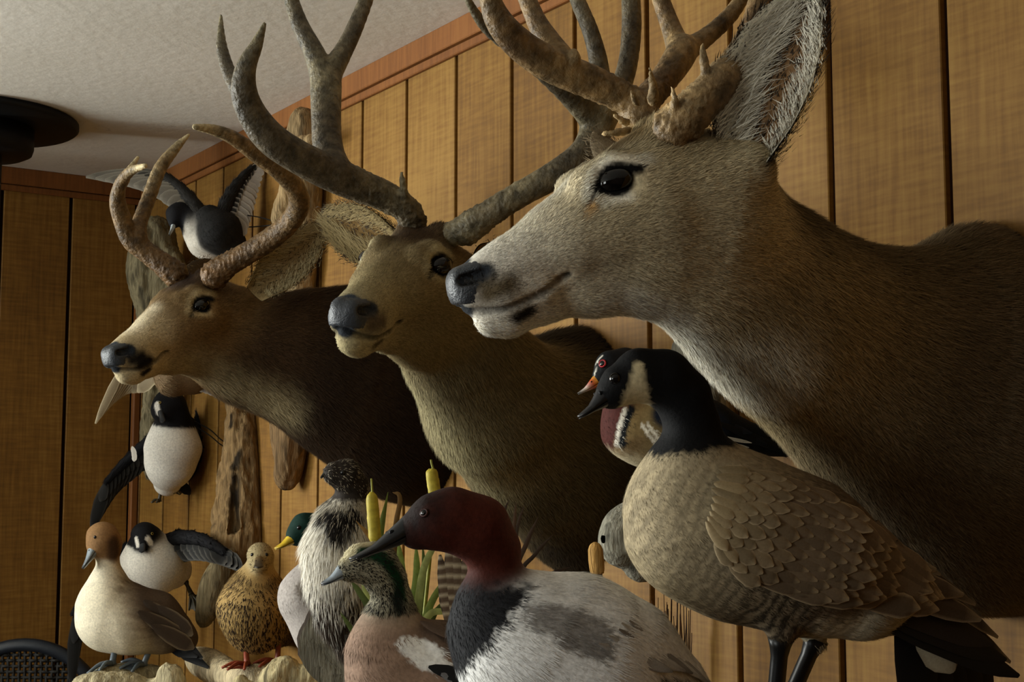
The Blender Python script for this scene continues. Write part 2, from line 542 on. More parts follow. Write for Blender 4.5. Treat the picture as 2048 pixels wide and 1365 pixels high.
        no = nb ** 3
        vals = s.ev(pts, [(m[:, None] * no + np.arange(no)).ravel() for m in near])
        full[idx[:, 0], idx[:, 1], idx[:, 2]] = vals
        neg = full < 0
        # cells crossed by the surface
        cnt = np.zeros(np.array(full.shape) - 1, np.int8)
        for dx in (0, 1):
            for dy in (0, 1):
                for dz in (0, 1):
                    cnt += neg[dx:dx + cnt.shape[0], dy:dy + cnt.shape[1], dz:dz + cnt.shape[2]]
        cell = np.stack(np.where((cnt > 0) & (cnt < 8)), 1)
        cid = np.full(cnt.shape, -1, np.int32)
        cid[cell[:, 0], cell[:, 1], cell[:, 2]] = np.arange(len(cell))
        acc = np.zeros((len(cell), 3)); num = np.zeros(len(cell))
        cor = [(a, b, c) for a in (0, 1) for b in (0, 1) for c in (0, 1)]
        for a in cor:
            for i in range(3):
                if a[i] == 1: continue
                b = list(a); b[i] = 1
                va = full[cell[:, 0] + a[0], cell[:, 1] + a[1], cell[:, 2] + a[2]]
                vb = full[cell[:, 0] + b[0], cell[:, 1] + b[1], cell[:, 2] + b[2]]
                m = (va < 0) != (vb < 0)
                t = np.where(m, va / np.where(m, va - vb, 1), 0)
                q = np.array(a, float)[None] + t[:, None] * np.eye(3)[i]
                acc[m] += q[m]; num[m] += 1
        V = lo + (cell + acc / num[:, None]) * h
        faces = []
        sh = full.shape
        for i in range(3):
            sl = [slice(1, -1)] * 3; sl[i] = slice(0, sh[i] - 1)
            sl2 = [slice(1, -1)] * 3; sl2[i] = slice(1, sh[i])
            A, B = neg[tuple(sl)], neg[tuple(sl2)]
            e = np.stack(np.where(A != B), 1)
            off = np.ones(3, int); off[i] = 0
            e = e + off
            j, k = (i + 1) % 3, (i + 2) % 3
            J, K = np.eye(3, dtype=int)[j], np.eye(3, dtype=int)[k]
            q = np.stack([cid[tuple((e - J - K).T)], cid[tuple((e - K).T)], cid[tuple(e.T)], cid[tuple((e - J).T)]], 1)
            fl = neg[tuple(e.T)]
            q[~fl] = q[~fl][:, ::-1]
            faces.append(q)
        F = np.vstack(faces)
        F = F[(F >= 0).all(1)]
        # which limbs are near which vertex
        blk = np.full(int(np.prod(N)), -1, np.int64); blk[act] = np.arange(len(act))
        vb = blk[np.ravel_multi_index(tuple(np.minimum(cell // nb, N - 1).T), N)]
        order = np.argsort(vb, kind='stable'); sb = vb[order]
        cnts = np.bincount(sb[sb >= 0], minlength=len(act)); starts = np.searchsorted(sb, np.arange(len(act)))

        def pick(m):
            c = cnts[m]; tot = c.sum()
            if not tot: return np.zeros(0, int)
            base = np.repeat(starts[m], c); loc = np.arange(tot) - np.repeat(np.cumsum(c) - c, c)
            return order[base + loc]
        sel = [pick(m) for m in near]
        for _ in range(2):
            V = V - np.clip(s.ev(V, sel), -h, h)[:, None] * s.grad(V, sel=sel)
        s.V, s.F = V, F
        s.N = s.grad(V, sel=sel)
        if plain:
            s.C = np.ones((len(V), 3)); return s
        # colours, hair flow and hair length from the nearest limbs
        W = np.full((len(V), len(s.pr)), 1.0)
        for i, q in enumerate(s.pr): W[sel[i], i] = s._d(V[sel[i]], q)
        W = np.exp(-(W - W.min(1, keepdims=True)) / s.sharp)
        W /= W.sum(1, keepdims=True)
        s.C = W @ np.stack([q[4] for q in s.pr])
        s.flow = W @ np.stack([q[7] for q in s.pr])
        s.ln = W @ np.array([q[8] for q in s.pr])
        s.repaint()
        return s

    def repaint(s):
        for pts, r, col, soft, wob in s.paints:
            p = s.V
            d = np.full(len(p), 1e9)
            if len(pts) == 1: d = np.linalg.norm(p - pts[0], axis=1)
            for a, b in zip(pts[:-1], pts[1:]):
                ba = b - a
                t = np.clip((p - a) @ ba / (ba @ ba + 1e-12), 0, 1)
                d = np.minimum(d, np.linalg.norm(p - a - t[:, None] * ba, axis=1))
            if wob: d = d + wob * noise3(p, 3.0 / max(wob, 1e-4), 5)
            m = np.clip((r + soft - d) / (2 * soft), 0, 1)[:, None]
            m = m * m * (3 - 2 * m)
            s.C = s.C * (1 - m) + col * m

    def obj(s, name, mat, parent):
        s.o = mesh_np(name, s.V, s.F, mat, parent, s.C)
        return s.o

    def sample(s, n, weight=None, seed=1):
        r = np.random.default_rng(seed)
        T = np.vstack([s.F[:, [0, 1, 2]], s.F[:, [0, 2, 3]]])
        A = np.linalg.norm(np.cross(s.V[T[:, 1]] - s.V[T[:, 0]], s.V[T[:, 2]] - s.V[T[:, 0]]), axis=1)
        if weight is not None: A = A * weight[T].mean(1)
        t = T[r.choice(len(T), n, p=A / A.sum())]
        b = r.dirichlet((1, 1, 1), n)

        def ip(X): return (X[t] * (b[:, :, None] if X.ndim == 2 else b)).sum(1)
        return ip(s.V), nrm(ip(s.N)), ip(s.C), ip(s.flow), ip(s.ln)


def blades(name, parent, root, nor, dirv, L, W, lift, ca, cb, mat, shape='hair', kind='stuff', droop=0.0, seed=3):
    """many thin hairs (one triangle each) or small body feathers (one hexagon each) lying over a surface"""
    r = np.random.default_rng(seed)
    n = len(root)
    d = dirv - (dirv * nor).sum(1, keepdims=True) * nor
    d = nrm(d)
    side = nrm(np.cross(nor, d))
    L = np.broadcast_to(L, (n,))[:, None]; W = np.broadcast_to(W, (n,))[:, None]; lift = np.broadcast_to(lift, (n,))[:, None]
    tip = root + L * (d * np.cos(lift) + nor * np.sin(lift)) + np.array([0, 0, -1.]) * droop * L
    if shape == 'hair':
        V = np.stack([root - side * W / 2, root + side * W / 2, tip], 1)
        C = np.stack([ca, ca, cb], 1); k = 3
    else:
        ax = tip - root
        up = nor * L * .07
        V = np.stack([root, root + ax * .3 + side * W * .42 + up, root + ax * .75 + side * W * .46 + up * .8, tip,
                      root + ax * .75 - side * W * .46 + up * .8, root + ax * .3 - side * W * .42 + up], 1)
        C = np.stack([ca, ca, ca * .35 + cb * .65, cb, ca * .35 + cb * .65, ca], 1); k = 6
    F = np.arange(n * k).reshape(n, k)
    g = np.cross(V[:, 1] - V[:, 0], V[:, 2] - V[:, 0])
    bad = (g * nor).sum(1) < 0
    F[bad] = F[bad][:, ::-1]
    o = mesh_np(name, V.reshape(-1, 3), F, mat, parent, C.reshape(-1, 3))
    o.data.normals_split_custom_set_from_vertices(np.repeat(nor, k, 0).astype(np.float32))
    if kind: o['kind'] = kind
    return o


def squash(axis, f):
    """a metric in which things come out f times as wide along the axis"""
    a = nrm(axis)
    return np.eye(3) + np.outer(a, a) * (1 / f - 1)


def ico(c, r, n=10, axes=None, name='eye', mat=None, parent=None, col=None):
    """small ellipsoid"""
    r = np.broadcast_to(np.asarray(r, float), (3,))
    th = np.linspace(0, np.pi, n); ph = np.linspace(0, 2 * np.pi, 2 * n, endpoint=False)
    T, Pp = np.meshgrid(th, ph, indexing='ij')
    L = np.stack([np.sin(T) * np.cos(Pp), np.sin(T) * np.sin(Pp), np.cos(T)], -1).reshape(-1, 3) * r
    A = np.eye(3) if axes is None else np.asarray(axes)
    V = np.asarray(c) + L @ A
    m = 2 * n
    i, j = np.meshgrid(np.arange(n - 1), np.arange(m), indexing='ij'); j2 = (j + 1) % m
    Q = np.stack([i * m + j, (i + 1) * m + j, (i + 1) * m + j2, i * m + j2], -1).reshape(-1, 4)
    if name is None: return V, [Q]
    return mesh_np(name, V, Q, mat, parent, None if col is None else np.broadcast_to(col, V.shape))


# ------------------------------------------------------------------ deer
def leafshell(base, tip, face, width, cup, ncol, prof, th=.003, nu=22, nv=13, roll=0.0, bend=0.0):
    """cupped ear shell between base and tip, opening towards `face`"""
    ax = tip - base; Ln = np.linalg.norm(ax); t = ax / Ln
    f = nrm(face - (face @ t) * t); sd = np.cross(t, f)
    u = np.linspace(0, 1, nu); v = np.linspace(-1, 1, nv)
    Uu, Vv = np.meshgrid(u, v, indexing='ij')
    w = np.interp(u, *prof)[:, None] * width
    ang = Vv * (1.55 - .75 * Uu)            # rolled into a tube at the base, open above
    x = w * np.sin(ang) / 1.0
    y = w * cup * (1 - np.cos(ang)) + bend * Ln * Uu ** 2
    pos = base + ax * Uu[..., None] + sd * x[..., None] + f * y[..., None]
    gu = np.gradient(pos, axis=0); gv = np.gradient(pos, axis=1)
    nn = nrm(np.cross(gv, gu)); sgn = np.sign((nn * f).sum(-1).mean()); nn = nn * sgn
    back = pos - nn * th * (1 - .6 * np.abs(Vv[..., None]))
    n = nu * nv
    i, j = np.meshgrid(np.arange(nu - 1), np.arange(nv - 1), indexing='ij')
    q = np.stack([i * nv + j, (i + 1) * nv + j, (i + 1) * nv + j + 1, i * nv + j + 1], -1).reshape(-1, 4)
    rim = np.concatenate([np.arange(nu) * nv, (nu - 1) * nv + np.arange(1, nv), (np.arange(nu - 1)[::-1]) * nv + nv - 1])
    rq = np.stack([rim[:-1], rim[1:], rim[1:] + n, rim[:-1] + n], 1)
    V = np.vstack([pos.reshape(-1, 3), back.reshape(-1, 3)])
    ci, cb = ncol(Uu, Vv)
    return V, [np.vstack([q[:, ::-1], q + n, rq])], np.vstack([ci.reshape(-1, 3), cb.reshape(-1, 3)]), pos, nn, ax, Uu, Vv


EARPROF = ([0, .08, .25, .45, .65, .82, .93, 1], [.42, .55, .86, 1, .92, .66, .38, .05])


def make_ear(parent, base, tip, face, width, inner, rim, outer, hair, nh=2500, cup=.8, bend=0.0, seed=0, lean=.5):
    def colour(U, V):
        e = np.abs(V)[..., None]
        m = np.clip((e - .62) / .25, 0, 1)
        ci = inner * (1 - m) + rim * m
        m2 = np.clip((e - .6) / .4, 0, 1)
        cb = outer * (1 - .45 * m2)
        return ci, cb
    V, F, C, pos, nn, ax, U, W = leafshell(base, tip, face, width, cup, colour, EARPROF, bend=bend)
    o = mesh_np('ear', V, F, M_FUR, parent, C)
    r = np.random.default_rng(seed)
    n0, n1 = pos.shape[:2]
    # hair inside the ear, growing from the edges, and short hair round the rim and the back
    i = r.integers(2, n0 - 2, nh); sgn = np.where(r.uniform(size=nh) < lean, -1, 1)
    j = np.clip(np.round((n1 - 1) / 2 + sgn * r.uniform(.35, 1, nh) * (n1 - 1) / 2), 0, n1 - 1).astype(int)
    rt = pos[i, j] + r.normal(size=(nh, 3)) * .003
    nr = nn[i, j]
    sd = nrm(np.cross(nrm(ax), nr)) * (-sgn[:, None])
    sdir = nrm(pos[i, n1 // 2] - rt) * .55 + nrm(ax) * .8 + r.normal(size=(nh, 3)) * .25
    c = hair * r.uniform(.65, 1.1, (nh, 1))
    blades('ear_hair', o, rt, nr, sdir, r.uniform(.3, 1.0, nh) * width * np.where(sgn < 0, .75, .32), .0012, r.uniform(.1, .5, nh), c, c * 1.1, M_HAIR)
    m = nh
    i = r.integers(1, n0 - 1, m); j = r.integers(0, n1, m)
    rt = pos[i, j] - nn[i, j] * .003; c = outer * r.uniform(.6, 1.1, (m, 1))
    blades('ear_hair', o, rt + r.normal(size=(m, 3)) * .004, -nn[i, j], np.tile(ax, (m, 1)) + r.normal(size=(m, 3)) * .06, .010, .0013, .25, c, c, M_HAIR)
    return o


def antler(parent, chains, seed, col_base, col_mid, col_tip, pearl=.0026, knobs=(), h=.0028):
    """chains: lists of (px, py, Z, r_px); the first is the main beam from the burr"""
    S = Sculpt(h)
    allp = []
    for ch in chains:
        ch = catmull(np.array(ch, float), 4)
        w = [P(*p[:3]) for p in ch]; r = [max(p[3], 2.0) * p[2] / FPX for p in ch]
        for i_ in range(len(w) - 1): S.cone(w[i_], w[i_ + 1], r[i_], r[i_ + 1], np.ones(3), k=float(np.clip(.45 * min(r[i_], r[i_ + 1]), .0008, .008)))
    burr = P(*chains[0][0][:3]); rb = chains[0][0][3] * chains[0][0][2] / FPX
    ax = nrm(P(*chains[0][1][:3]) - burr)
    r_ = np.random.default_rng(seed)
    for q in range(44):
        v = r_.normal(size=3); v = nrm(v - (v @ ax) * ax)
        S.ball(burr + v * rb * 1.0 + ax * r_.uniform(-.2, .2) * rb, rb * r_.uniform(.10, .17), np.ones(3), k=.003)
    for q in range(26):
        f_ = r_.uniform(.05, .45); i_ = min(int(f_ * (len(chains[0]) - 1)), len(chains[0]) - 2); g_ = f_ * (len(chains[0]) - 1) - i_
        c0, c1 = np.array(chains[0][i_]), np.array(chains[0][i_ + 1]); cc_ = c0 + (c1 - c0) * g_
        v = r_.normal(size=3); v = nrm(v - (v @ ax) * ax)
        rc = cc_[3] * cc_[2] / FPX; pc = P(*cc_[:3])
        S.cone(pc + v * rc * .9, pc + v * rc * r_.uniform(1.1, 1.25) + ax * rc * .2, rc * .14, rc * .06, np.ones(3), k=.003)
    S.build(True)
    Ltot = sum(np.linalg.norm(P(*a[:3]) - P(*b[:3])) for a, b in zip(chains[0][:-1], chains[0][1:]))
    dist = np.linalg.norm(S.V - burr, axis=1) / (.62 * Ltot)
    tipd = np.full(len(S.V), 1e9)
    for ch in chains: tipd = np.minimum(tipd, np.linalg.norm(S.V - P(*ch[-1][:3]), axis=1))
    low = np.clip(1 - dist * 1.6, 0, 1)
    rough = noise3(S.V, 900, seed) * .5 + noise3(S.V, 420, seed + 1) * .5
    S.V = S.V + S.N * (np.clip(rough, -.2, 1) * pearl * (low ** .7 + .08))[:, None]
    g = np.clip(dist, 0, 1)[:, None]
    c = col_base * (1 - g) + col_mid * g
    m = np.clip(1 - tipd / .09, 0, 1)[:, None] ** 1.5
    c = c * (1 - m) + col_tip * m
    streak = np.clip(noise3(S.V * np.array([1, 1, .5]), 160, seed + 4) * .6 + noise3(S.V, 420, seed + 6) * .6, -1, 1)[:, None]
    c = c * (1 + .42 * streak)
    hl = np.clip(rough[:, None] - .25, 0, 1) * low[:, None]
    S.C = c * (1 + .8 * hl)
    return S.obj('antler', M_ANTLER, parent)


HS = .0005


def make_deer(name, label, base, O, F, U, scale, neck, cols, furn, ears, antlers, mane=(), seed=0, hh=.0036, neck_sq=.86, eye_dy=0.0, more=(), eye_front=.08, eye_dx=0.0, eye_in=18, brow_dy=0, brow_r=28, eye_lat=1.0):
    F, U = nrm(F), np.asarray(U, float); U = nrm(U - (U @ F) * F); L = np.cross(U, F)
    s = HS * scale

    def H(px, py, lat=0.0): return O + F * ((1400 - px) * s) + U * ((430 - py) * s) + L * (lat * s)
    t = thing(name, base, label, 'deer mount', None)
    S = Sculpt(hh, sharp=.012)
    sqm = squash(L, 1.12); sqj = squash(L, .86); sqc = squash(L, 1.0)

    for ch_ in more: S.wchain([P(*p[:3]) for p in ch_], [p[3] * p[2] / FPX for p in ch_], cols['body'], .06, squash([0, 1, 0], neck_sq), 2.4)

    def hchain(pts, col, k=.02, M=None, ln=1.0):
        S.wchain([H(p[0], p[1], p[2] if len(p) > 3 else 0) for p in pts], [p[-1] * s for p in pts], col, k, M, ln)
    c = cols
    hchain([(921, 583, 37), (965, 562, 46), (1020, 540, 60)], [c['muzzle'], c['muzzle']], M=sqm, ln=.35)
    hchain([(1020, 540, 60), (1110, 497, 84), (1215, 435, 104)], [c['bridge'], c['face']], ln=.5)
    hchain([(1215, 435, 104), (1300, 385, 112), (1370, 372, 112)], [c['crown'], c['crown']], ln=.8)
    hchain([(963, 645, 30), (1000, 636, 36), (1070, 607, 38)], [c['chin'], c['jaw']], M=sqm, ln=.5)
    hchain([(1070, 607, 38), (1180, 572, 60), (1300, 545, 90), (1370, 545, 105)], [c['jaw'], c['cheek'], c['cheek']], M=sqj, ln=.7)
    hchain([(1215, 470, 100), (1300, 460, 128), (1400, 450, 135)], [c['cheek'], c['cheek']], k=.03, ln=.8)
    hchain([(1330, 420, 100), (1420, 430, 140)], c['face'], k=.03, ln=.9)
    for q in (1, -1):
        # orbit, brow, cheekbone, lip and nostril pads
        hchain([(1205 + eye_dx, 378 + eye_dy, 72 * q, 40), (1262 + eye_dx, 368 + eye_dy, 80 * q, 42)], c['face'], k=.016, ln=.4)
        hchain([(1185 + eye_dx, 352 + brow_dy + eye_dy, 58 * q, brow_r - 2), (1235 + eye_dx, 326 + brow_dy + eye_dy, 78 * q, brow_r), (1290 + eye_dx, 334 + brow_dy + eye_dy, 84 * q, brow_r)], [c['brow'], c['brow']], k=.014, ln=.4)
        hchain([(1140, 470, 62 * q, 38), (1280, 440, 92 * q, 44)], c['cheek'], k=.03, ln=.5)
        hchain([(925, 600, 20 * q, 27), (985, 598, 32 * q, 34), (1050, 585, 34 * q, 34)], [c['lip'], c['muzzle']], k=.012, ln=.35)
        hchain([(905, 566, 20 * q, 20), (938, 560, 30 * q, 21)], c['nose'], k=.010, ln=.05)
        S.cone(H(1305, 300, 42 * q), H(1305, 262, 50 * q), 34 * s, 30 * s, c['crown'], .02, ln=.8)
        S.cone(H(1400, 380, 80 * q), H(1462, 345, 118 * q), 62 * s, 42 * s, c['face'], .03, ln=.8)
    # neck and chest down to the wall
    w = [P(*p[:3]) for p in neck]; r = [p[3] * p[2] / FPX for p in neck]
    S.wchain([H(1380, 440)] + w, [128 * s] + r, [c['neck']] + [c['neck']] * 2 + [c['body']] * 9, k=.05, M=squash([0, 1, 0], neck_sq), ln=1.5)
    S.plane((1, 0, 0), WALL_X - .007)
    # the mouth, the nostrils and the eye sockets
    def E(px, py, lat): return H(px + eye_dx, py + eye_dy, lat * eye_lat)
    todo = []
    for q in (1, -1):
        mo = S.snap(catmull([H(900, 616, 4 * q), H(912, 628, 22 * q), H(940, 633, 44 * q), H(985, 622, 60 * q), H(1035, 605, 70 * q), H(1080, 583, 80 * q), H(1104, 570, 84 * q)], 4))
        no = S.snap([H(908, 569, 34 * q), H(938, 560, 58 * q)])
        gl = S.snap([E(1186, 390, 120 * q), E(1176, 418, 116 * q)])
        ey = S.snap([E(1228, 364, 134 * q)])[0]; en = S.grad(ey[None])[0]
        en = nrm(en * .5 + L * q * .5 + U * .05 + F * eye_front)
        lid = S.snap([E(1188, 384, 124 * q), E(1205, 352, 130 * q), E(1240, 338, 134 * q), E(1276, 342, 132 * q)])
        lidl = S.snap([E(1188, 386, 124 * q), E(1222, 391, 134 * q), E(1255, 376, 136 * q)])
        ring = S.snap([E(1172, 400, 116 * q), E(1180, 345, 120 * q), E(1220, 312, 126 * q), E(1285, 316, 126 * q)])
        ringl = S.snap([E(1200, 412, 126 * q), E(1250, 402, 134 * q)])
        todo.append((q, mo, no, gl, ey, en, lid, lidl, ring, ringl))
    for q, mo, no, gl, ey, en, lid, lidl, ring, ringl in todo:
        for a, b in zip(mo[:-1], mo[1:]): S.cut(a, b, 5 * s, 5 * s, .004)
        S.cut(no[0], no[1], 11 * s, 15 * s, .003)
        S.cut(gl[0], gl[1], 6 * s, 4 * s, .003)
        fx = nrm(F - (F @ en) * en)
        S.cut(ey + fx * 16 * s + en * 10 * s, ey - fx * 18 * s + en * 10 * s, 24 * s, 22 * s, .008)
    S.build()
    bk = c['black']
    S.paints = []
    S.paint(S.snap([H(903, 556, 0), H(891, 580, 0), H(896, 605, 0), H(905, 614, 0)]), 36 * s, c['nose'], 5 * s)
    for q, mo, no, gl, ey, en, lid, lidl, ring, ringl in todo:
        S.paint(no, 27 * s, c['nose'], 6 * s, 2 * s); S.paint(no, 11 * s, bk, 3 * s)
        S.paint(S.snap([H(950, 596, 56 * q), H(985, 580, 66 * q)]), 24 * s, c['smudge'], 20 * s)
        S.paint(mo, 8.5 * s, bk, 4 * s)
        S.paint(S.snap([H(1004, 642, 50 * q), H(1030, 630, 54 * q)]), 14 * s, c['lipspot'], 8 * s)
        S.paint(ring, 17 * s, c['ring'], 10 * s); S.paint(ringl, 12 * s, c['ring'], 12 * s)
        S.paint(lid, 12 * s, bk, 5 * s); S.paint(lidl, 8 * s, bk, 4 * s); S.paint(gl, 7 * s, bk, 4 * s)
        S.paint([ey], 36 * s, bk, 5 * s)
    for f in c.get('extra', ()): S.paint([H(*x) for x in f[0]], f[1] * s, f[2], f[3] * s)
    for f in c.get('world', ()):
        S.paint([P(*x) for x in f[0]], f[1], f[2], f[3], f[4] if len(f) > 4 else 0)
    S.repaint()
    mott = noise3(S.V, 55, seed)[:, None] * .5 + noise3(S.V, 150, seed + 2)[:, None] * .5
    S.C = S.C * (1 + .10 * mott)
    body = S.obj('head_and_shoulders', M_FUR, t)
    # hair lying back from the nose towards the wall
    dark = S.C.sum(1)
    nosed = np.linalg.norm(S.V - H(908, 580), axis=1)
    wgt = np.clip((nosed - 46 * s) / (60 * s), 0, 1)
    for q in (1, -1): wgt = wgt * np.clip((np.linalg.norm(S.V - E(1232, 362, 136 * q), axis=1) - 50 * s) / (18 * s), 0, 1)
    for q, mo, *_ in todo:
        dm = np.min(np.linalg.norm(S.V[:, None] - mo[None, ::2], axis=2), axis=1)
        wgt = wgt * np.clip((dm - 11 * s) / (8 * s), .03, 1)
    wgt = wgt * (S.V[:, 0] < WALL_X - .012)
    tocam = nrm(CAM - S.V)
    wgt = wgt * np.where((S.N * tocam).sum(1) > -.35, 1, .15)
    # finer and denser hair on the head
    wgt = wgt * (1 + 1.5 * np.clip(1.2 - S.ln, 0, 1))
    rt, nr, cc, fl, ln = S.sample(furn, wgt, seed + 5)
    rr = np.random.default_rng(seed + 9)
    fl = nrm(fl) + np.array([0, 0, -.28]) * np.clip(ln - .6, 0, 1)[:, None] + rr.normal(size=rt.shape) * .20
    tone = rr.uniform(.62, 1.22, (furn, 1))
    agouti = np.where(rr.uniform(size=(furn, 1)) < .36, c['tipdark'] * .8, 1.0)
    Lh = .0125 * ln * rr.uniform(.6, 1.25, furn) * scale
    blades('fur', body, rt - nr * .0006, nr, fl, Lh, .0010 + .0004 * ln, .16 + .20 * rr.uniform(size=furn), cc * tone * .95, cc * tone * agouti * 1.14, M_HAIR, seed=seed)
    # glass eyes
    for q, mo, no, gl, ey, en, lid, lidl, ring, ringl in todo:
        fx = nrm(F - (F @ en) * en); up = np.cross(en, fx)
        if up @ U < 0: up = -up
        fx2 = nrm(fx * math.cos(.28) - up * math.sin(.28)); up2 = np.cross(en, fx2)
        e = ico(ey - en * eye_in * s, np.array([37, 27, 27]) * s, 16, [fx2, up2, en], 'eye', M_EYE, t)
        e['label'] = 'glossy black glass eye'
    # glossy nose pad over the muzzle tip
    Nn = Sculpt(.0026)
    Nn.wchain([H(919, 583), H(950, 566)], [41 * s, 46 * s], c['nose'], .01, sqm)
    for q in (1, -1):
        Nn.wchain([H(905, 566, 20 * q), H(938, 558, 31 * q)], [23 * s, 24.5 * s], c['nose'], .010)
        Nn.wchain([H(925, 600, 18 * q), H(930, 598, 20 * q)], [29 * s, 29 * s], c['nose'], .012)
    for q, mo, no, *_ in todo: Nn.cut(no[0] + F * 2 * s, no[1], 11 * s, 15 * s, .003)
    Nn.plane(-F + U * .25, (-F + U * .25) @ H(946, 570)); Nn.plane(-U, -U @ H(905, 616))
    Nn.build()
    Nn.V = Nn.V + Nn.N * (.0004 * noise3(Nn.V, 1500, 2))[:, None]
    for q, mo, no, *_ in todo: Nn.paint(no, 14 * s, bk, 2 * s)
    Nn.repaint()
    pad = Nn.obj('nose', M_NOSE, t); pad['label'] = 'dark glossy nose pad'
    for e in ears:
        make_ear(t, *e['geo'], e['inner'], e['rim'], e['outer'], e['hair'], e.get('n', 2500), e.get('cup', .8), e.get('bend', 0.0), seed, e.get('lean', .5))
    for a in antlers:
        antler(t, a[0], a[1], *a[2])
    return t, H, S


G = lin
# ---- the large mule deer in front
F3 = -RIGHT * math.cos(math.radians(12)) + BACK * math.sin(math.radians(12))
O3 = P(1400, 430, 1.45)
fawn = lin('#a08c66')
COL3 = dict(muzzle=G('#fbf5e6'), bridge=G('#f8f0dc'), face=G('#ddcda6'), crown=G('#b8a47a'), cheek=G('#dccca6'), jaw=G('#efe5ca'), chin=G('#f6efdd'),
            brow=G('#e6dabb'), lip=G('#f6efdd'), nose=G('#34383d'), smudge=G('#6a5c44'), lipspot=G('#2a251e'), ring=G('#fdf5de'), black=G('#0b0a09'),
            neck=G('#b39f76'), body=G('#76674f'), tipdark=.5,
            world=[([(1345, 690, 1.49), (1420, 730, 1.47), (1520, 740, 1.46)], .045, G('#f0e8d2'), .03, .01),
                   ([(1250, 640, 1.40), (1345, 670, 1.44), (1400, 760, 1.5)], .03, G('#f2ead6'), .02, .005),
                   ([(1590, 400, 1.5), (1760, 520, 1.6), (1880, 540, 1.7)], .05, G('#64563e'), .04, .01)],
            extra=[([(1010, 470, 0), (1110, 395, 0)], 34, G('#f2e9d2'), 26),
                   ([(1165, 330, 45), (1210, 298, 25)], 24, G('#6b583c'), 22), ([(1165, 330, -45), (1210, 298, -25)], 24, G('#6b583c'), 22),
                   ([(1250, 280, 30), (1320, 262, 0)], 40, G('#7d6743'), 30),
                   ([(1139, 430, 108), (1132, 450, 104)], 9, G('#c79a5c'), 8)])
AC = (G('#5e462c'), G('#664e32'), G('#a98f64'))
ear3 = dict(inner=G('#8a6a48'), rim=G('#efe6cc'), outer=G('#3f352a'), hair=G('#efe9d6'))
deer3, H3, S3 = make_deer(
    'deer_mount', 'pale-faced mule deer shoulder mount, the largest, its ear upright above the goose', P(1960, 850, 1.74), O3, F3, UP, 1.0,
    [(1494, 566, 1.50, 168), (1585, 640, 1.54, 184), (1700, 715, 1.60, 206), (1810, 780, 1.66, 262), (1960, 850, 1.74, 352), (2090, 860, 1.80, 350)],
    COL3, 230000,
    [dict(geo=(P(1490, 345, 1.41), P(1628, -45, 1.40), BACK * .9 - RIGHT * .55 + UP * .1, .050), n=6000, lean=.72, **ear3),
     dict(geo=(P(1300, 330, 1.52), P(1186, 268, 1.60), -RIGHT * .5 + FWD * .8, .030), n=500, **dict(ear3, hair=G('#6b5d48'), outer=G('#7b6b52')))],
    [([[(1345, 262, 1.405, 42), (1385, 222, 1.40, 36), (1440, 165, 1.41, 33), (1485, 105, 1.44, 28), (1512, 40, 1.47, 24), (1530, -60, 1.5, 20)],
       [(1412, 190, 1.41, 14), (1412, 150, 1.40, 10), (1407, 118, 1.40, 8), (1404, 88, 1.40, 3)],
       [(1348, 225, 1.385, 9), (1350, 200, 1.38, 6), (1345, 175, 1.38, 3)]], 31, AC),
     ([[(1282, 240, 1.50, 36), (1262, 205, 1.50, 27), (1200, 172, 1.49, 29), (1120, 138, 1.47, 31), (1060, 105, 1.45, 29), (1012, 62, 1.43, 26), (985, 15, 1.42, 21), (972, -50, 1.41, 16)],
       [(1128, 128, 1.47, 26), (1098, 85, 1.48, 22), (1072, 40, 1.49, 18), (1048, -20, 1.5, 16), (1040, -60, 1.5, 14)],
       [(1282, 212, 1.50, 26), (1318, 172, 1.53, 25), (1352, 125, 1.56, 27), (1368, 95, 1.58, 27)],
       [(1362, 108, 1.58, 24), (1342, 55, 1.60, 18), (1322, 0, 1.61, 16), (1308, -50, 1.62, 14)],
       [(1366, 105, 1.58, 22), (1415, 72, 1.60, 17), (1462, 28, 1.62, 15), (1500, -30, 1.63, 12)],
       [(1306, 200, 1.46, 11), (1306, 172, 1.45, 8), (1299, 138, 1.44, 3)],
       [(1272, 205, 1.46, 7), (1263, 184, 1.45, 4)],
       [(1252, 246, 1.47, 8), (1230, 231, 1.46, 4)], [(1255, 262, 1.46, 8), (1230, 266, 1.45, 6), (1207, 267, 1.45, 4)],
       [(1148, 118, 1.46, 14), (1147, 104, 1.46, 7)]], 32, AC)],
    seed=3, neck_sq=.72, eye_dx=-44, eye_dy=8, brow_dy=14, brow_r=22, more=[[(1955, 612, 1.77, 150), (2090, 640, 1.82, 160)]])

# ---- the two behind it
def head_axes(yaw, pitch, roll):
    y, p, r = (math.radians(v) for v in (yaw, pitch, roll))
    F = -RIGHT * math.cos(y) * math.cos(p) + UP * math.sin(p) + BACK * math.sin(y) * math.cos(p)
    U = nrm(UP - (UP @ F) * F); L = np.cross(U, F)
    return F, U * math.cos(r) + L * math.sin(r)


def nearer(chains, dz): return [[(a, b, z - dz, r) for a, b, z, r in ch] for ch in chains]


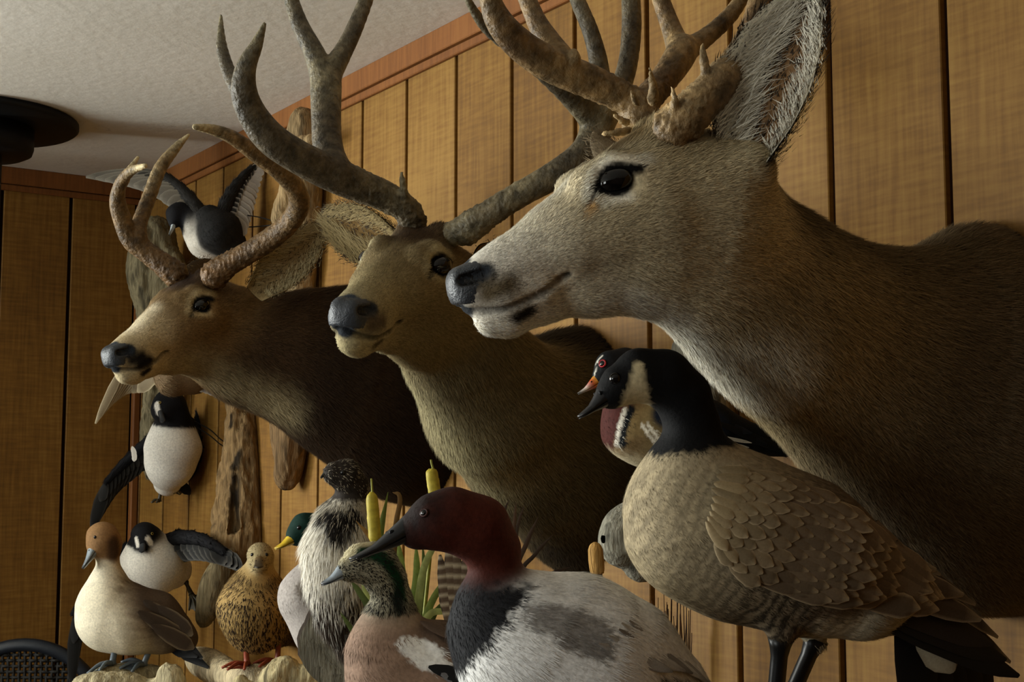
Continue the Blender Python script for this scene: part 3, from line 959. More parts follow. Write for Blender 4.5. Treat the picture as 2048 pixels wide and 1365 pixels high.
F2, U2 = head_axes(71, 9.6, 6.0)
COL2 = dict(muzzle=G('#a4966f'), bridge=G('#9a8b64'), face=G('#8d7a54'), crown=G('#64503a'), cheek=G('#90805a'), jaw=G('#a99a72'), chin=G('#cdbf90'),
            brow=G('#8d7f5e'), lip=G('#a89b78'), nose=G('#33383f'), smudge=G('#5a4c38'), lipspot=G('#5b5038'), ring=G('#aa9d78'), black=G('#0b0a09'),
            neck=G('#7d6f50'), body=G('#453a26'), tipdark=.6,
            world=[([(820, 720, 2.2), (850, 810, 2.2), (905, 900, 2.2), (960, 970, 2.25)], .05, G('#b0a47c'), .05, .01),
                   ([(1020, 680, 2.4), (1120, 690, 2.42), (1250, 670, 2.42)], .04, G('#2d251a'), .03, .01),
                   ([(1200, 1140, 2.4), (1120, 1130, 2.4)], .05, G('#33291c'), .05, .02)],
            extra=[([(1240, 300, 0), (1310, 280, 0)], 70, G('#4c3a27'), 40)])
ear2 = dict(inner=G('#7c6138'), rim=G('#8f7f58'), outer=G('#4a3f30'), hair=G('#a08d62'))
AC2 = (G('#4c4131'), G('#5a5140'), G('#8a8063'))
deer2, H2, S2 = make_deer(
    'deer_mount', 'olive-brown deer shoulder mount with both eyes showing, between the other two deer', P(1180, 900, 2.46), P(852, 590, 2.10), F2, U2, 1.0,
    [(925, 700, 2.20, 112), (992, 808, 2.28, 138), (1090, 880, 2.39, 165), (1180, 900, 2.47, 205), (1210, 945, 2.52, 215)],
    COL2, 110000,
    [dict(geo=(P(803, 492, 2.10), P(643, 432, 2.16), BACK * .9 - UP * .35, .046), n=3000, cup=.6, **ear2),
     dict(geo=(P(950, 508, 2.09), P(1065, 548, 2.22), BACK * .9, .042), n=500, **ear2)],
    [(nearer([[(826, 448, 2.215, 25), (812, 418, 2.20, 23), (775, 395, 2.19, 26), (720, 372, 2.17, 29), (660, 346, 2.14, 32), (598, 315, 2.10, 30), (545, 280, 2.07, 29), (508, 235, 2.05, 26), (488, 185, 2.03, 23), (492, 135, 2.02, 18), (512, 92, 2.02, 12), (529, 48, 2.02, 4)],
       [(668, 345, 2.14, 30), (655, 290, 2.17, 27), (652, 215, 2.2, 27), (652, 160, 2.22, 28)],
       [(652, 165, 2.22, 26), (628, 105, 2.23, 19), (600, 50, 2.24, 16), (580, -10, 2.25, 13), (572, -50, 2.25, 10)],
       [(652, 160, 2.22, 24), (688, 100, 2.25, 17), (712, 50, 2.27, 15), (735, -10, 2.29, 13), (742, -50, 2.3, 11)],
       [(520, 250, 2.06, 22), (478, 185, 2.10, 15), (456, 140, 2.13, 13), (443, 90, 2.15, 10), (442, 32, 2.17, 3)],
       [(818, 425, 2.20, 14), (808, 390, 2.18, 9), (803, 345, 2.17, 3)]], .14), 41, AC2),
     (nearer([[(930, 462, 2.19, 27), (960, 440, 2.18, 25), (1030, 395, 2.17, 23), (1110, 350, 2.17, 25), (1168, 308, 2.18, 27), (1192, 262, 2.2, 29), (1196, 225, 2.2, 30)],
       [(1200, 230, 2.2, 28), (1200, 180, 2.2, 22), (1196, 120, 2.2, 17), (1180, 60, 2.2, 15), (1155, 0, 2.2, 14), (1140, -50, 2.2, 11)],
       [(1205, 245, 2.2, 24), (1235, 190, 2.23, 20), (1255, 130, 2.25, 18), (1263, 60, 2.27, 18), (1262, 0, 2.28, 17), (1262, -50, 2.29, 15)],
       [(1190, 240, 2.2, 26), (1130, 180, 2.15, 21), (1060, 120, 2.1, 17), (985, 65, 2.05, 13), (952, 28, 2.02, 9), (932, -10, 2.0, 6), (925, -40, 2.0, 4)],
       [(1035, 392, 2.17, 10), (1031, 368, 2.17, 5)], [(884, 474, 2.20, 21), (932, 461, 2.19, 23)]], .14), 42, AC2)],
    seed=23, hh=.0042, eye_dy=12, eye_dx=-24, eye_lat=.86, eye_front=.7, eye_in=10, more=[[(1040, 790, 2.42, 100), (1150, 790, 2.48, 112), (1240, 790, 2.54, 118)]])

F1, U1 = head_axes(55, 2.5, -3.5)
COL1 = dict(muzzle=G('#c2ad84'), bridge=G('#e2d2ac'), face=G('#94774c'), crown=G('#54412f'), cheek=G('#80643d'), jaw=G('#b09c70'), chin=G('#dccfaa'),
            brow=G('#8a7450'), lip=G('#b3a27c'), nose=G('#2b3036'), smudge=G('#15120f'), lipspot=G('#15120f'), ring=G('#b5a37c'), black=G('#0b0a09'),
            neck=G('#4d3822'), body=G('#2a1d11'), tipdark=.6,
            world=[([(390, 765, 2.7), (460, 800, 2.72), (540, 825, 2.75)], .05, G('#a89872'), .04, .01)],
            extra=[([(1000, 480, 10), (1090, 410, 5)], 36, G('#eee0c0'), 26), ([(1250, 300, 0), (1330, 280, 0)], 70, G('#43342a'), 36),
                   ([(985, 610, 70), (1020, 600, 76)], 26, G('#15120f'), 12), ([(985, 610, -70), (1020, 600, -76)], 26, G('#15120f'), 12)])
ear1 = dict(inner=G('#8a7752'), rim=G('#a3926a'), outer=G('#4a3c28'), hair=G('#b3a57e'))
AC1 = (G('#5e4529'), G('#705a3a'), G('#c7b68c'))
deer1, H1, S1 = make_deer(
    'deer_mount', 'dark brown deer shoulder mount with low curving antlers, mounted nearest the room corner', P(850, 810, 2.93), P(425, 646, 2.80), F1, U1, 1.0,
    [(495, 708, 2.83, 93), (600, 718, 2.86, 125), (715, 750, 2.90, 172), (830, 795, 2.95, 200), (930, 820, 3.0, 205)],
    COL1, 90000,
    [dict(geo=(P(508, 590, 2.72), P(655, 446, 2.80), BACK + RIGHT * .05 - UP * .1, .046), n=2500, cup=.5, lean=.4, **ear1),
     dict(geo=(P(372, 600, 2.84), P(420, 520, 3.0), -RIGHT * .8 + FWD * .3, .036), n=300, **ear1)],
    [([[(352, 550, 2.76, 24), (330, 532, 2.755, 20), (294, 505, 2.75, 18), (262, 478, 2.74, 18), (243, 435, 2.72, 16), (235, 400, 2.70, 14), (242, 366, 2.67, 11), (262, 342, 2.63, 9), (290, 332, 2.58, 5)],
       [(276, 482, 2.74, 16), (278, 450, 2.75, 14), (298, 395, 2.78, 13), (320, 338, 2.8, 12), (350, 298, 2.82, 9), (377, 270, 2.83, 3)],
       [(248, 365, 2.68, 9), (258, 342, 2.70, 7), (276, 315, 2.73, 3)]], 51, AC1),
     ([[(428, 552, 2.73, 26), (455, 530, 2.72, 21), (520, 492, 2.70, 20), (570, 455, 2.67, 19), (597, 415, 2.63, 19), (592, 380, 2.59, 18), (562, 345, 2.55, 17), (515, 310, 2.51, 16), (466, 276, 2.47, 13), (427, 260, 2.44, 10), (390, 254, 2.41, 6)],
       [(600, 400, 2.62, 12), (600, 370, 2.66, 9), (588, 340, 2.7, 4)]], 52, AC1)],
    seed=37, hh=.0045, eye_dy=12, eye_front=.25)


# ------------------------------------------------------------------ birds: building blocks
BZ = .5725        # height of the bench top


def px2w(pts): return [P(*p) for p in pts]


def region(S, planes, col, soft=.004, wob=.0, wf=300):
    """colour the part of a body on the positive side of all the planes (point, normal)"""
    m = np.ones(len(S.V))
    for p, n in planes:
        d = (S.V - p) @ nrm(n)
        if wob: d = d + wob * noise3(S.V, wf, 8)
        m = m * np.clip((d + soft) / (2 * soft), 0, 1)
    S.C = S.C * (1 - m[:, None]) + np.asarray(col) * m[:, None]


def imdir(dx, dy): return RIGHT * dx - UP * dy


def plume(S, n, L, W, lift=.14, tip=1.0, tipcol=None, tipmix=0.0, rootmul=.85, jit=.18, seed=1, parent=None, sides=True, weight=None, droop=0.0, shape='feather', name='plumage', speck=None, sprob=0.0):
    r = np.random.default_rng(seed)
    w = np.ones(len(S.V)) if weight is None else weight
    tc = nrm(CAM - S.V)
    w = w * np.where((S.N * tc).sum(1) > -.3, 1, .25)
    rt, nr, cc, fl, ln = S.sample(n, w, seed)
    fl = nrm(fl + 1e-6) + np.array([0, 0, -.12]) + r.normal(size=rt.shape) * jit
    t = r.uniform(.82, 1.10, (n, 1))
    cb = cc * t * tip
    if tipcol is not None: cb = cb * (1 - tipmix) + tipcol * tipmix * t
    if speck is not None:
        sp = (r.uniform(size=(n, 1)) < (sprob(rt)[:, None] if callable(sprob) else sprob))
        cb = np.where(sp, speck, cb); cc = np.where(sp, speck, cc)
    return blades(name, parent, rt - nr * .0008, nr, fl, L * ln * r.uniform(.7, 1.2, n), W * r.uniform(.75, 1.15, n), lift * r.uniform(.5, 1.4, n), cc * t * rootmul, cb, M_FEATHER if shape == 'feather' else M_HAIR, shape, droop=droop, seed=seed)


def bill(parent, base, tip, up, wb, hb, wt, ht, cols, conc=.12, name='bill', label=None, spat=1.0):
    """duck bill: upper and lower mandible lofted from base to tip; sizes are half widths and heights in metres"""
    base, tip = np.asarray(base, float), np.asarray(tip, float)
    ax = tip - base; L = np.linalg.norm(ax); t = ax / L
    up = nrm(up - (up @ t) * t); sd = np.cross(t, up)
    u = np.array([0, .12, .28, .45, .62, .78, .9, .97, 1.0])
    w = np.interp(u, [0, .45, .78, .92, 1], [wb, (wb + wt) / 2 * .9, wt * spat, wt * .85 * spat, wt * .25])
    hu = np.interp(u, [0, .3, .6, 1], [hb, hb * .62 + ht * .3, ht * 1.2, ht * .5])
    parts = []
    ns = 10
    a = np.linspace(0, np.pi, ns)
    for low in (0, 1):
        cen = base + ax * u[:, None] - up * (conc * L * u * (1 - u))[:, None] * 1.0
        k = -1 if low else 1
        hh = hu * (.42 if low else 1.0); ww = w * (.86 if low else 1.0)
        cu = np.cos(a)[None, :] * ww[:, None]; su = k * np.sin(a)[None, :] ** .8 * hh[:, None]
        gap = -.0009 if low else 0
        V = cen[:, None] + sd * cu[..., None] + up * (su + gap)[..., None]
        V = V.reshape(-1, 3)
        n = len(u)
        i, j = np.meshgrid(np.arange(n - 1), np.arange(ns), indexing='ij'); j2 = (j + 1) % ns
        Q = np.stack([i * ns + j, i * ns + j2, (i + 1) * ns + j2, (i + 1) * ns + j], -1).reshape(-1, 4)
        if low: Q = Q[:, ::-1]
        cap = np.arange((n - 1) * ns, n * ns)[None]
        uu = np.repeat(u, ns)[:, None]
        c = np.zeros((len(V), 3))
        for ch in range(3): c[:, ch] = np.interp(uu[:, 0], np.linspace(0, 1, len(cols)), [q[ch] for q in cols])
        parts.append((V, [Q, cap if not low else cap[:, ::-1]], c * (.75 if low else 1.0)))
    V, F, C = join_np(parts)
    o = mesh_np(name, V, F, M_HORN, parent, C)
    # nostril
    for s_ in (1, -1):
        ico(base + ax * .30 + up * hb * .45 + sd * s_ * wb * .62, (L * .045, wb * .12, hb * .14), 5, [t, sd, up], 'nostril', M_BLACK, o)
    if label: o['label'] = label
    return o


def feather_np(root, tip, nor, width, cc, ce, edge=.22, camber=.10, nu=8, barb=0.0, curve=0.0, blunt=.55):
    ax = tip - root; L = np.linalg.norm(ax); t = ax / L
    n = nrm(nor - (nor @ t) * t); sd = np.cross(n, t)
    u = np.linspace(0, 1, nu)
    w = width * .5 * np.interp(u, [0, .12, .4, .75, .92, 1], [.15, .55, .95, 1.0 * (blunt + .45), .75 * blunt + .2, .18])
    v = np.array([-1, -.72, 0, .72, 1])
    pos = root + ax * u[:, None, None] + sd * (v[None, :, None] * w[:, None, None]) + n * ((1 - v[None] ** 2) * camber * width * .5)[..., None] \
        + sd * (curve * L * (u ** 2))[:, None, None]
    V = pos.reshape(-1, 3)
    m = len(v)
    i, j = np.meshgrid(np.arange(nu - 1), np.arange(m - 1), indexing='ij')
    Q = np.stack([i * m + j, i * m + j + 1, (i + 1) * m + j + 1, (i + 1) * m + j], -1).reshape(-1, 4)
    e = np.clip((np.abs(v)[None] - (1 - edge)) / edge * 1.0 * (u[:, None] > .25), 0, 1)
    e = np.maximum(e, np.clip((u[:, None] - (1 - edge * .55)) / (edge * .4), 0, 1) * np.ones(m)[None])
    C = cc * (1 - e[..., None]) + ce * e[..., None]
    C[:, 2] = C[:, 2] * .88
    return V, [Q], C.reshape(-1, 3)


def feather(parent, root, tip, nor, width, cc, ce, **k):
    V, F, C = feather_np(np.asarray(root, float), np.asarray(tip, float), np.asarray(nor, float), width, np.asarray(cc), np.asarray(ce), **k)
    return mesh_np('feather', V, F, M_FEATHER, parent, C)


def along(poly, n, spread=None):
    """n points evenly along a polyline of rows"""
    poly = np.asarray(poly, float)
    q = catmull(poly, 12)
    d = np.concatenate([[0], np.cumsum(np.linalg.norm(np.diff(q, axis=0), axis=1))])
    t = np.linspace(0, d[-1], n)
    return np.stack([np.interp(t, d, q[:, i]) for i in range(q.shape[1])], 1)


def wing(parent, arm, tips, n, r_px, cc, ce, width, nor, arm_col, covert=None, seed=0, coverts=True):
    """spread wing: flight feathers from the arm to the tip line, a row of coverts over them and the feathered arm"""
    A = along(arm, n); T = along(tips, n)
    r = np.random.default_rng(seed)
    W = thing_part('wing', parent)
    for i in range(n):
        ro = P(*A[i][:3]); ti = P(*T[i][:3])
        k = i / max(n - 1, 1)
        feather(W, ro, ti, nor + RIGHT * .02 * i, width * (1.15 - .35 * k), cc * r.uniform(.85, 1.15), ce, edge=.16, blunt=.55 - .25 * k)
    nv = np.asarray(nor, float)
    for i in range(n if coverts else 0):
        ro = P(*A[i][:3]) + nrm(nv) * .004; ti = P(*T[i][:3])
        feather(W, ro, ro + (ti - ro) * .42, nor, width * (1.1 - .65 * i / n), (covert if covert is not None else cc * 1.1) * r.uniform(.85, 1.15), ce * .8, edge=.2, blunt=.7)
    S = Sculpt(.004); S.chain([tuple(a) for a in along([(*a[:3], r_) for a, r_ in zip(arm, r_px)], max(6, len(arm)))], arm_col, k=.01)
    S.build()
    o = S.obj('wing_arm', M_PLUMAGE, W)
    plume(S, 900, .016, .004, lift=.18, tip=1.6, seed=seed + 3, parent=o, shape='hair', name='down')
    return W


def thing_part(name, parent):
    o = bpy.data.objects.new(name, None); COL.objects.link(o); o.parent = parent
    o.empty_display_size = .03
    BASE[o.name] = BASE[parent.name]
    return o


def bird_leg(parent, hip, ankle, toes, r, col, web=True, shank=None):
    """tarsus and webbed foot; toes are the far ends of the three front toes"""
    hip, ankle = np.asarray(hip), np.asarray(ankle)
    parts = []
    V, F = tube_np(catmull([hip, (hip + ankle) / 2 if shank is None else shank, ankle], 4), np.interp(np.linspace(0, 1, 9), [0, .2, .85, 1], [r * 1.6, r, r, r * 1.5]), 7)
    parts.append((V, F, col))
    for t in toes:
        q = catmull([ankle, ankle + (t - ankle) * .5 + np.array([0, 0, r * 1.2]), t], 4)
        V, F = tube_np(q, np.linspace(r * .95, r * .45, len(q)), 6); parts.append((V, F, col))
    if web:
        k = 5
        for a, b in zip(toes[:-1], toes[1:]):
            g = np.array([[ankle + (a + (b - a) * j / k - ankle) * (i / k) * (1 - .14 * math.sin(math.pi * j / k) * (i / k)) for j in range(k + 1)] for i in range(k + 1)]).reshape(-1, 3)
            i, j = np.meshgrid(np.arange(k), np.arange(k), indexing='ij')
            Q = np.stack([i * (k + 1) + j, i * (k + 1) + j + 1, (i + 1) * (k + 1) + j + 1, (i + 1) * (k + 1) + j], -1).reshape(-1, 4)
            parts.append((g, [Q], col * .85))
    V, F, C = join_np(parts)
    return mesh_np('leg', V, F, M_HORN, parent, C)


def toes_at(ankle, fwd, ln, sp=.55):
    f = nrm(np.array([fwd[0], fwd[1], 0])); s_ = np.array([-f[1], f[0], 0])
    return [ankle + (f * math.cos(a) + s_ * math.sin(a)) * ln * k + np.array([0, 0, -.004]) for a, k in ((-sp, .85), (0, 1.0), (sp, .85))]


M_EYER = {}


def bird_eye(parent, S, px, py, r, iris=None, label=None, mirror=None):
    p, n = S.hit(px, py)
    o = ico(p - n * r * .35, r, 9, None, 'eye', M_EYE, parent)
    if iris is not None:
        # coloured iris ring lying on the ball
        a = np.linspace(0, 2 * np.pi, 20, endpoint=False)
        u = nrm(np.cross(n, [0, 0, 1.])); v = np.cross(n, u)
        c = p + n * r * .28
        pts = c + (np.cos(a)[:, None] * u + np.sin(a)[:, None] * v) * r * .72
        pts = np.vstack([pts, pts[:1], pts[1:2]])
        V, F = tube_np(pts, r * .2, 6, upv=n + .01)
        mesh_np('iris', V, F, M_HORN, o, np.broadcast_to(iris, V.shape))
    return p, n


LOGS = {}
from mathutils.bvhtree import BVHTree


def keep_surface(key, V, F):
    LOGS[key] = BVHTree.FromPolygons([tuple(v) for v in V], [tuple(int(i) for i in f) for f in F])


def rest(key, p, lift=.003):
    """the point straight below or above p where the wood's upper side lies"""
    h = LOGS[key].ray_cast((p[0], p[1], p[2] + .25), (0, 0, -1), .5)
    return np.array(p, float) if h[0] is None else np.array([p[0], p[1], h[0][2] + lift])


def stand(parent, key, hip, ankle, fwd, ln, r, col, web=True, sp=.55):
    """a leg whose ankle and toes lie on the wood"""
    a = rest(key, ankle, r * .55)
    toes = []
    for t in toes_at(a, fwd, ln, sp):
        q = rest(key, t, r * .2)
        if q[2] < a[2] - ln * .75: q[2] = a[2] - ln * .75
        toes.append(q)
    return bird_leg(parent, hip, a, toes, r, col, web)


def log(name, label, chains, col, seed, rough=.006, h=.005, group=None, cat='driftwood', holes=(), base=None, grain=(1, 1, .25), dark=None, parent=None, lumps=0):
    S = Sculpt(h)
    for ch in chains:
        q = catmull(np.array(ch, float), 4)
        S.wchain([P(*p[:3]) for p in q], [max(p[3], 2) * p[2] / FPX for p in q], col, k=.02)
    r = np.random.default_rng(seed)
    for _ in range(lumps):
        ch = chains[r.integers(len(chains))]; i = r.integers(len(ch) - 1); f = r.uniform()
        c = np.array(ch[i]) * (1 - f) + np.array(ch[i + 1]) * f
        v = nrm(r.normal(size=3)); rr = c[3] * c[2] / FPX
        S.ball(P(*c[:3]) + v * rr * .75, rr * r.uniform(.25, .5), col, k=.015)
    for a, b, ra, rb in holes: S.cut(P(*a), P(*b), ra, rb, .006)
    S.plane((1, 0, 0), WALL_X - .0065); S.plane((0, 1, 0), BACK_Y - .0065); S.plane((0, 0, -1), -(BZ - .0005))
    S.build()
    g = np.array(grain, float)
    n1 = noise3(S.V * g, 130, seed) * .5 + noise3(S.V * g, 330, seed + 1) * .4
    n2 = noise3(S.V * g, 60, seed + 2)
    amp = rough * (np.clip((WALL_X - .012 - S.V[:, 0]) / .01, 0, 1))
    S.V = S.V + S.N * ((n1 - .6 * np.clip(n1 - .35, 0, 1) * 2) * amp)[:, None]
    dk = col * .35 if dark is None else dark
    m = np.clip((n1 - .30) * 2.2, 0, 1)[:, None]
    S.C = col * (1 + .22 * n2[:, None]) * (1 - m) + dk * m
    for a, b, ra, rb in holes:
        S.paint([P(*a), P(*b)], max(ra, rb) * .96, dk * .25, .004)
    S.repaint()
    keep_surface(seed, S.V, S.F)
    if parent is not None: return S.obj(name, M_DRIFT, parent)
    b = S.V[np.argmin(S.V[:, 2])] if base is None else base
    BASE['_tmp'] = b
    o = mesh_np(name, S.V - b, S.F, M_DRIFT, None, S.C)
    o.location = b
    props(o, label, cat, group)
    return o


# ------------------------------------------------------------------ the bench the standing birds are set on
M_BENCH = mat_wood('bench_wood', lin('#4a3320'), lin('#5d4129'), lin('#6b4c31'), saw=False)
bench = thing('display_bench', (1.06, 2.4, 0), 'long low wooden bench along the panelled wall under the birds', 'bench')
box('bench_top', (.66, .5, BZ - .04), (1.468, 3.2, BZ), M_BENCH, bench, bevel=.004)
box('bench_top', (1.0, 3.2, BZ - .04), (1.468, 4.24, BZ), M_BENCH, bench, bevel=.004)
for xx, yy in ((.7, .6), (1.38, .6), (.7, 3.05), (1.38, 2.3), (1.05, 4.1), (1.38, 4.1)):
    box('leg', (xx, yy, 0), (xx + .06, yy + .06, BZ - .04), M_BENCH, bench)


def pedestal(px, py, Z, r, seed, label):
    """driftwood stump from the bench up to the bird's feet"""
    top = P(px, py, Z)
    S = Sculpt(.008)
    q = [np.array([top[0], top[1], BZ + .02]), np.array([top[0] + .01, top[1] - .01, (BZ + top[2]) / 2]), top - np.array([0, 0, r * .6])]
    S.wchain(q, [r * 1.2, r * .9, r], np.ones(3), k=.02)
    S.plane((0, 0, -1), -BZ); S.plane((0, 0, 1), top[2]); S.plane((1, 0, 0), WALL_X - .0065)
    S.build()
    n1 = noise3(S.V * np.array([1, 1, .25]), 110, seed)
    S.V = S.V + S.N * (n1 * .005 * (S.V[:, 2] > BZ + .01) * (S.V[:, 2] < top[2] - .004))[:, None]
    S.C = lin('#8b8168') * (1 + .3 * n1[:, None])
    keep_surface(seed, S.V, S.F)
    b = np.array([top[0], top[1], BZ])
    o = mesh_np('driftwood_stump', S.V - b, S.F, M_DRIFT, None, S.C)
    o.location = b
    return props(o, label, 'driftwood')


# ------------------------------------------------------------------ goose
GZ = 1.42
goose = thing('goose', P(1545, 1420, GZ), 'standing brown goose with black neck and pale cheek patch, under the largest deer', 'goose')
S = Sculpt(.004, sharp=.006)
tan, brn, wht, blk = G('#b0a080'), G('#705f49'), G('#c2b89d'), G('#080809')
S.chain([(1385, 920, GZ - .01, 72), (1392, 1000, GZ, 122), (1405, 1045, GZ, 148), (1490, 1078, GZ, 156)], tan, k=.03, ln=.8)
S.chain([(1490, 1078, GZ, 156), (1600, 1112, GZ, 148), (1715, 1160, GZ + .01, 112)], [brn, brn], k=.03)
S.chain([(1600, 1170, GZ, 95), (1720, 1195, GZ, 78), (1810, 1222, GZ + .02, 50), (1850, 1240, GZ + .02, 28)], [wht, wht, wht], k=.02)
S.chain([(1545, 1190, GZ - .035, 62), (1565, 1250, GZ - .035, 38), (1562, 1290, GZ - .035, 17)], [brn * .8, brn * .8], k=.02, ln=.7)
S.chain([(1610, 1215, GZ + .035, 55), (1632, 1280, GZ + .03, 22)], brn * .5, k=.02)
S.chain([(1386, 905, GZ - .01, 56), (1384, 850, GZ - .01, 52), (1366, 795, GZ - .012, 53), (1328, 757, GZ - .018, 54), (1280, 752, GZ - .024, 52), (1240, 772, GZ - .03, 40), (1222, 788, GZ - .032, 31)], blk, k=.015, ln=.35)
S.build()
ck = imdir(1, 0)
region(S, [(P(1385, 897, GZ), imdir(-.12, -1))], blk, .002, .003, 500)
region(S, [(P(1247, 770, GZ), imdir(.93, .30)), (P(1286, 770, GZ), imdir(-.96, .22)), (P(1265, 722, GZ), imdir(0, 1)), (P(1260, 822, GZ), imdir(-.1, -1))], G('#c6b68f'), .002, .0015, 600)
# cross bars on the breast and the flanks
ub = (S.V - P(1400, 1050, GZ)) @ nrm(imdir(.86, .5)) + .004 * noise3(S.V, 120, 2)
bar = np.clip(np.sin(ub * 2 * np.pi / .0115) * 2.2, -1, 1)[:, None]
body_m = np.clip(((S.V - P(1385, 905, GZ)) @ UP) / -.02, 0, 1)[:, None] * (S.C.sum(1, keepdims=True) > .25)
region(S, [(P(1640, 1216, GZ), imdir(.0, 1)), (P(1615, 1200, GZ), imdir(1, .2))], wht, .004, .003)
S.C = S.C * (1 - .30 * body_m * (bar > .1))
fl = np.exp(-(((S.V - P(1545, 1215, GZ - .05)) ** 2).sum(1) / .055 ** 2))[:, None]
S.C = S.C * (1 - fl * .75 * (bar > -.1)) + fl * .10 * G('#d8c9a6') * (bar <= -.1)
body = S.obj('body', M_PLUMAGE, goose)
dk = np.where(S.C.sum(1) > .12, 1.0, .15)
under = ((S.V - P(1385, 910, GZ)) @ UP < 0)
plume(S, 16000, .011, .0026, lift=.07, tip=1.12, rootmul=.9, jit=.08, seed=4, parent=body, weight=under * 1.0, shape='hair')
plume(S, 14000, .012, .0014, lift=.16, seed=6, parent=body, weight=np.where(under, .6, 1.0), shape='hair', name='down')
bill(goose, P(1226, 789, GZ - .032), P(1157, 836, GZ - .045), UP * .8 - RIGHT * .4, .0125, .0185, .008, .0045, [G('#1d1e20'), G('#222326'), G('#191a1c')], conc=.08)
bird_eye(goose, S, 1229, 757, .0062)
# covert feathers in rows over the folded wing, then the long flight feathers
top = along([(1455, 950), (1550, 965), (1650, 1008), (1740, 1058), (1820, 1110)], 15)
bot = along([(1425, 1075), (1470, 1135), (1560, 1170), (1670, 1195), (1780, 1210)], 15)
wingp = thing_part('wing', goose)
rr = np.random.default_rng(5)
for i in range(14, -1, -1):
    for j in range(9):
        v = (j + .5 * (i % 2) + rr.uniform(-.12, .12)) / 8.6
        q = top[i] * (1 - v) + bot[i] * v
        d = (top[min(i + 1, 14)] - top[max(i - 1, 0)]) * (1 - v) + (bot[min(i + 1, 14)] - bot[max(i - 1, 0)]) * v
        d = d / np.linalg.norm(d)
        p, n = S.hit(*q)
        if n @ (CAM - p) < 0.05: continue
        ln_px = (50 + 72 * (i / 14)) * rr.uniform(.85, 1.2)
        d3 = imdir(*d); d3 = nrm(d3 - (d3 @ n) * n * .92)
        L = ln_px * GZ / FPX * 1.15
        p = p + n * (.003 + .004 * (1 - i / 14))
        t_ = rr.uniform(.8, 1.2)
        feather(wingp, p - d3 * L * .35, p + d3 * L * .65 + n * .003, n, (25 + 17 * (i / 14)) * GZ / FPX * rr.uniform(.88, 1.12), (G('#6f5d47') * min(1, i / 5) + G('#94815f') * (1 - min(1, i / 5))) * t_, G('#b09c7a'), edge=.12, camber=.3, blunt=rr.uniform(.55, .85), curve=rr.uniform(-.05, .05))
fl_roots = [(1600, 1085), (1625, 1105), (1650, 1125), (1670, 1145), (1680, 1165), (1690, 1180), (1695, 1195), (1690, 1205)]
fl_tips = [(1870, 1140), (1925, 1190), (1960, 1240), (1900, 1205), (1860, 1215), (1985, 1290), (2010, 1320), (2036, 1352)]
fc = ['#5d4d3b', '#57483a', '#4f4235', '#5b4b3a', '#4d4033', '#2b241f', '#1a1714', '#131210']
for i, (a, b) in enumerate(zip(fl_roots, fl_tips)):
    feather(wingp, P(*a, GZ - .045 + .002 * i), P(*b, GZ + .005 + .004 * i), BACK + UP * .5, .030, G(fc[i]), G('#93836a') if i < 5 else G(fc[i]), edge=.12, blunt=.5, camber=.2, nu=10)
for i, (a, b) in enumerate([((1560, 975), (1800, 1090)), ((1640, 1010), (1880, 1150)), ((1700, 1050), (1950, 1210)), ((1760, 1095), (1995, 1275)), ((1790, 1130), (2020, 1325))]):
    feather(wingp, P(*a, GZ + .05), P(*b, GZ + .06), BACK * .5 + UP, .034, G('#4a3d30') * (1 - .12 * i), G('#7d6d57'), edge=.12, blunt=.5)
tailp = thing_part('tail', goose)
for i, (a, b) in enumerate([((1800, 1225), (1850, 1420)), ((1815, 1225), (1890, 1430)), ((1825, 1228), (1925, 1425)), ((1832, 1232), (1960, 1405)), ((1838, 1236), (1985, 1380))]):
    feather(tailp, P(*a, GZ + .015 + .004 * i), P(*b, GZ + .03 + .012 * i), BACK + RIGHT * .3, .040, G('#131212'), G('#1d1a18'), edge=.1, blunt=.8)
feather(tailp, P(1835, 1232, GZ + .0), P(1905, 1345, GZ + .01), BACK, .040, G('#a79c82'), G('#8f846c'), edge=.2)
pedestal(1555, 1428, GZ, .08, 71, 'grey driftwood stump that the brown goose stands on')
stand(goose, 71, P(1562, 1275, GZ - .035), P(1548, 1420, GZ - .03), -RIGHT * .4 + BACK, .05, .0085, G('#141415'))
stand(goose, 71, P(1632, 1278, GZ + .03), P(1575, 1420, GZ + .03), -RIGHT, .05, .0085, G('#141415'))

# ------------------------------------------------------------------ canvasback
CZ = 1.36
duck = thing('duck', P(1130, 1540, CZ), 'large white-bodied duck with chestnut head, black breast and long dark bill', 'duck')
S = Sculpt(.0038, sharp=.004)
chest, white = G('#4f2013'), G('#f0efeb')
S.chain([(832, 1062, CZ - .02, 37), (868, 1045, CZ - .018, 52), (905, 1040, CZ - .012, 60), (955, 1058, CZ - .006, 63), (985, 1100, CZ, 53), (992, 1160, CZ, 48), (985, 1200, CZ, 58)], chest, k=.014, ln=.4)
S.chain([(985, 1195, CZ, 60), (990, 1245, CZ, 88), (1075, 1300, CZ, 142), (1180, 1335, CZ, 150), (1290, 1385, CZ + .01, 112), (1380, 1410, CZ + .02, 58)], [G('#1c1c1f'), G('#1c1c1f'), white, white, white], k=.03)
S.chain([(1075, 1330, CZ, 150), (1180, 1390, CZ, 150)], white, k=.03)
S.chain([(1075, 1245, CZ + .01, 88), (1160, 1262, CZ + .01, 102), (1250, 1315, CZ + .01, 108), (1340, 1370, CZ + .02, 70)], white, k=.03)
S.build()
region(S, [(P(985, 1185, CZ), imdir(.05, 1))], white, .003)
region(S, [(P(985, 1166, CZ), imdir(.10, 1)), (P(996, 1242, CZ), imdir(-.78, -.62))], G('#1d1d20'), .003, .004, 350)
region(S, [(P(870, 1050, CZ), imdir(-.85, -.5))], G('#1d0f0c'), .022, .008)
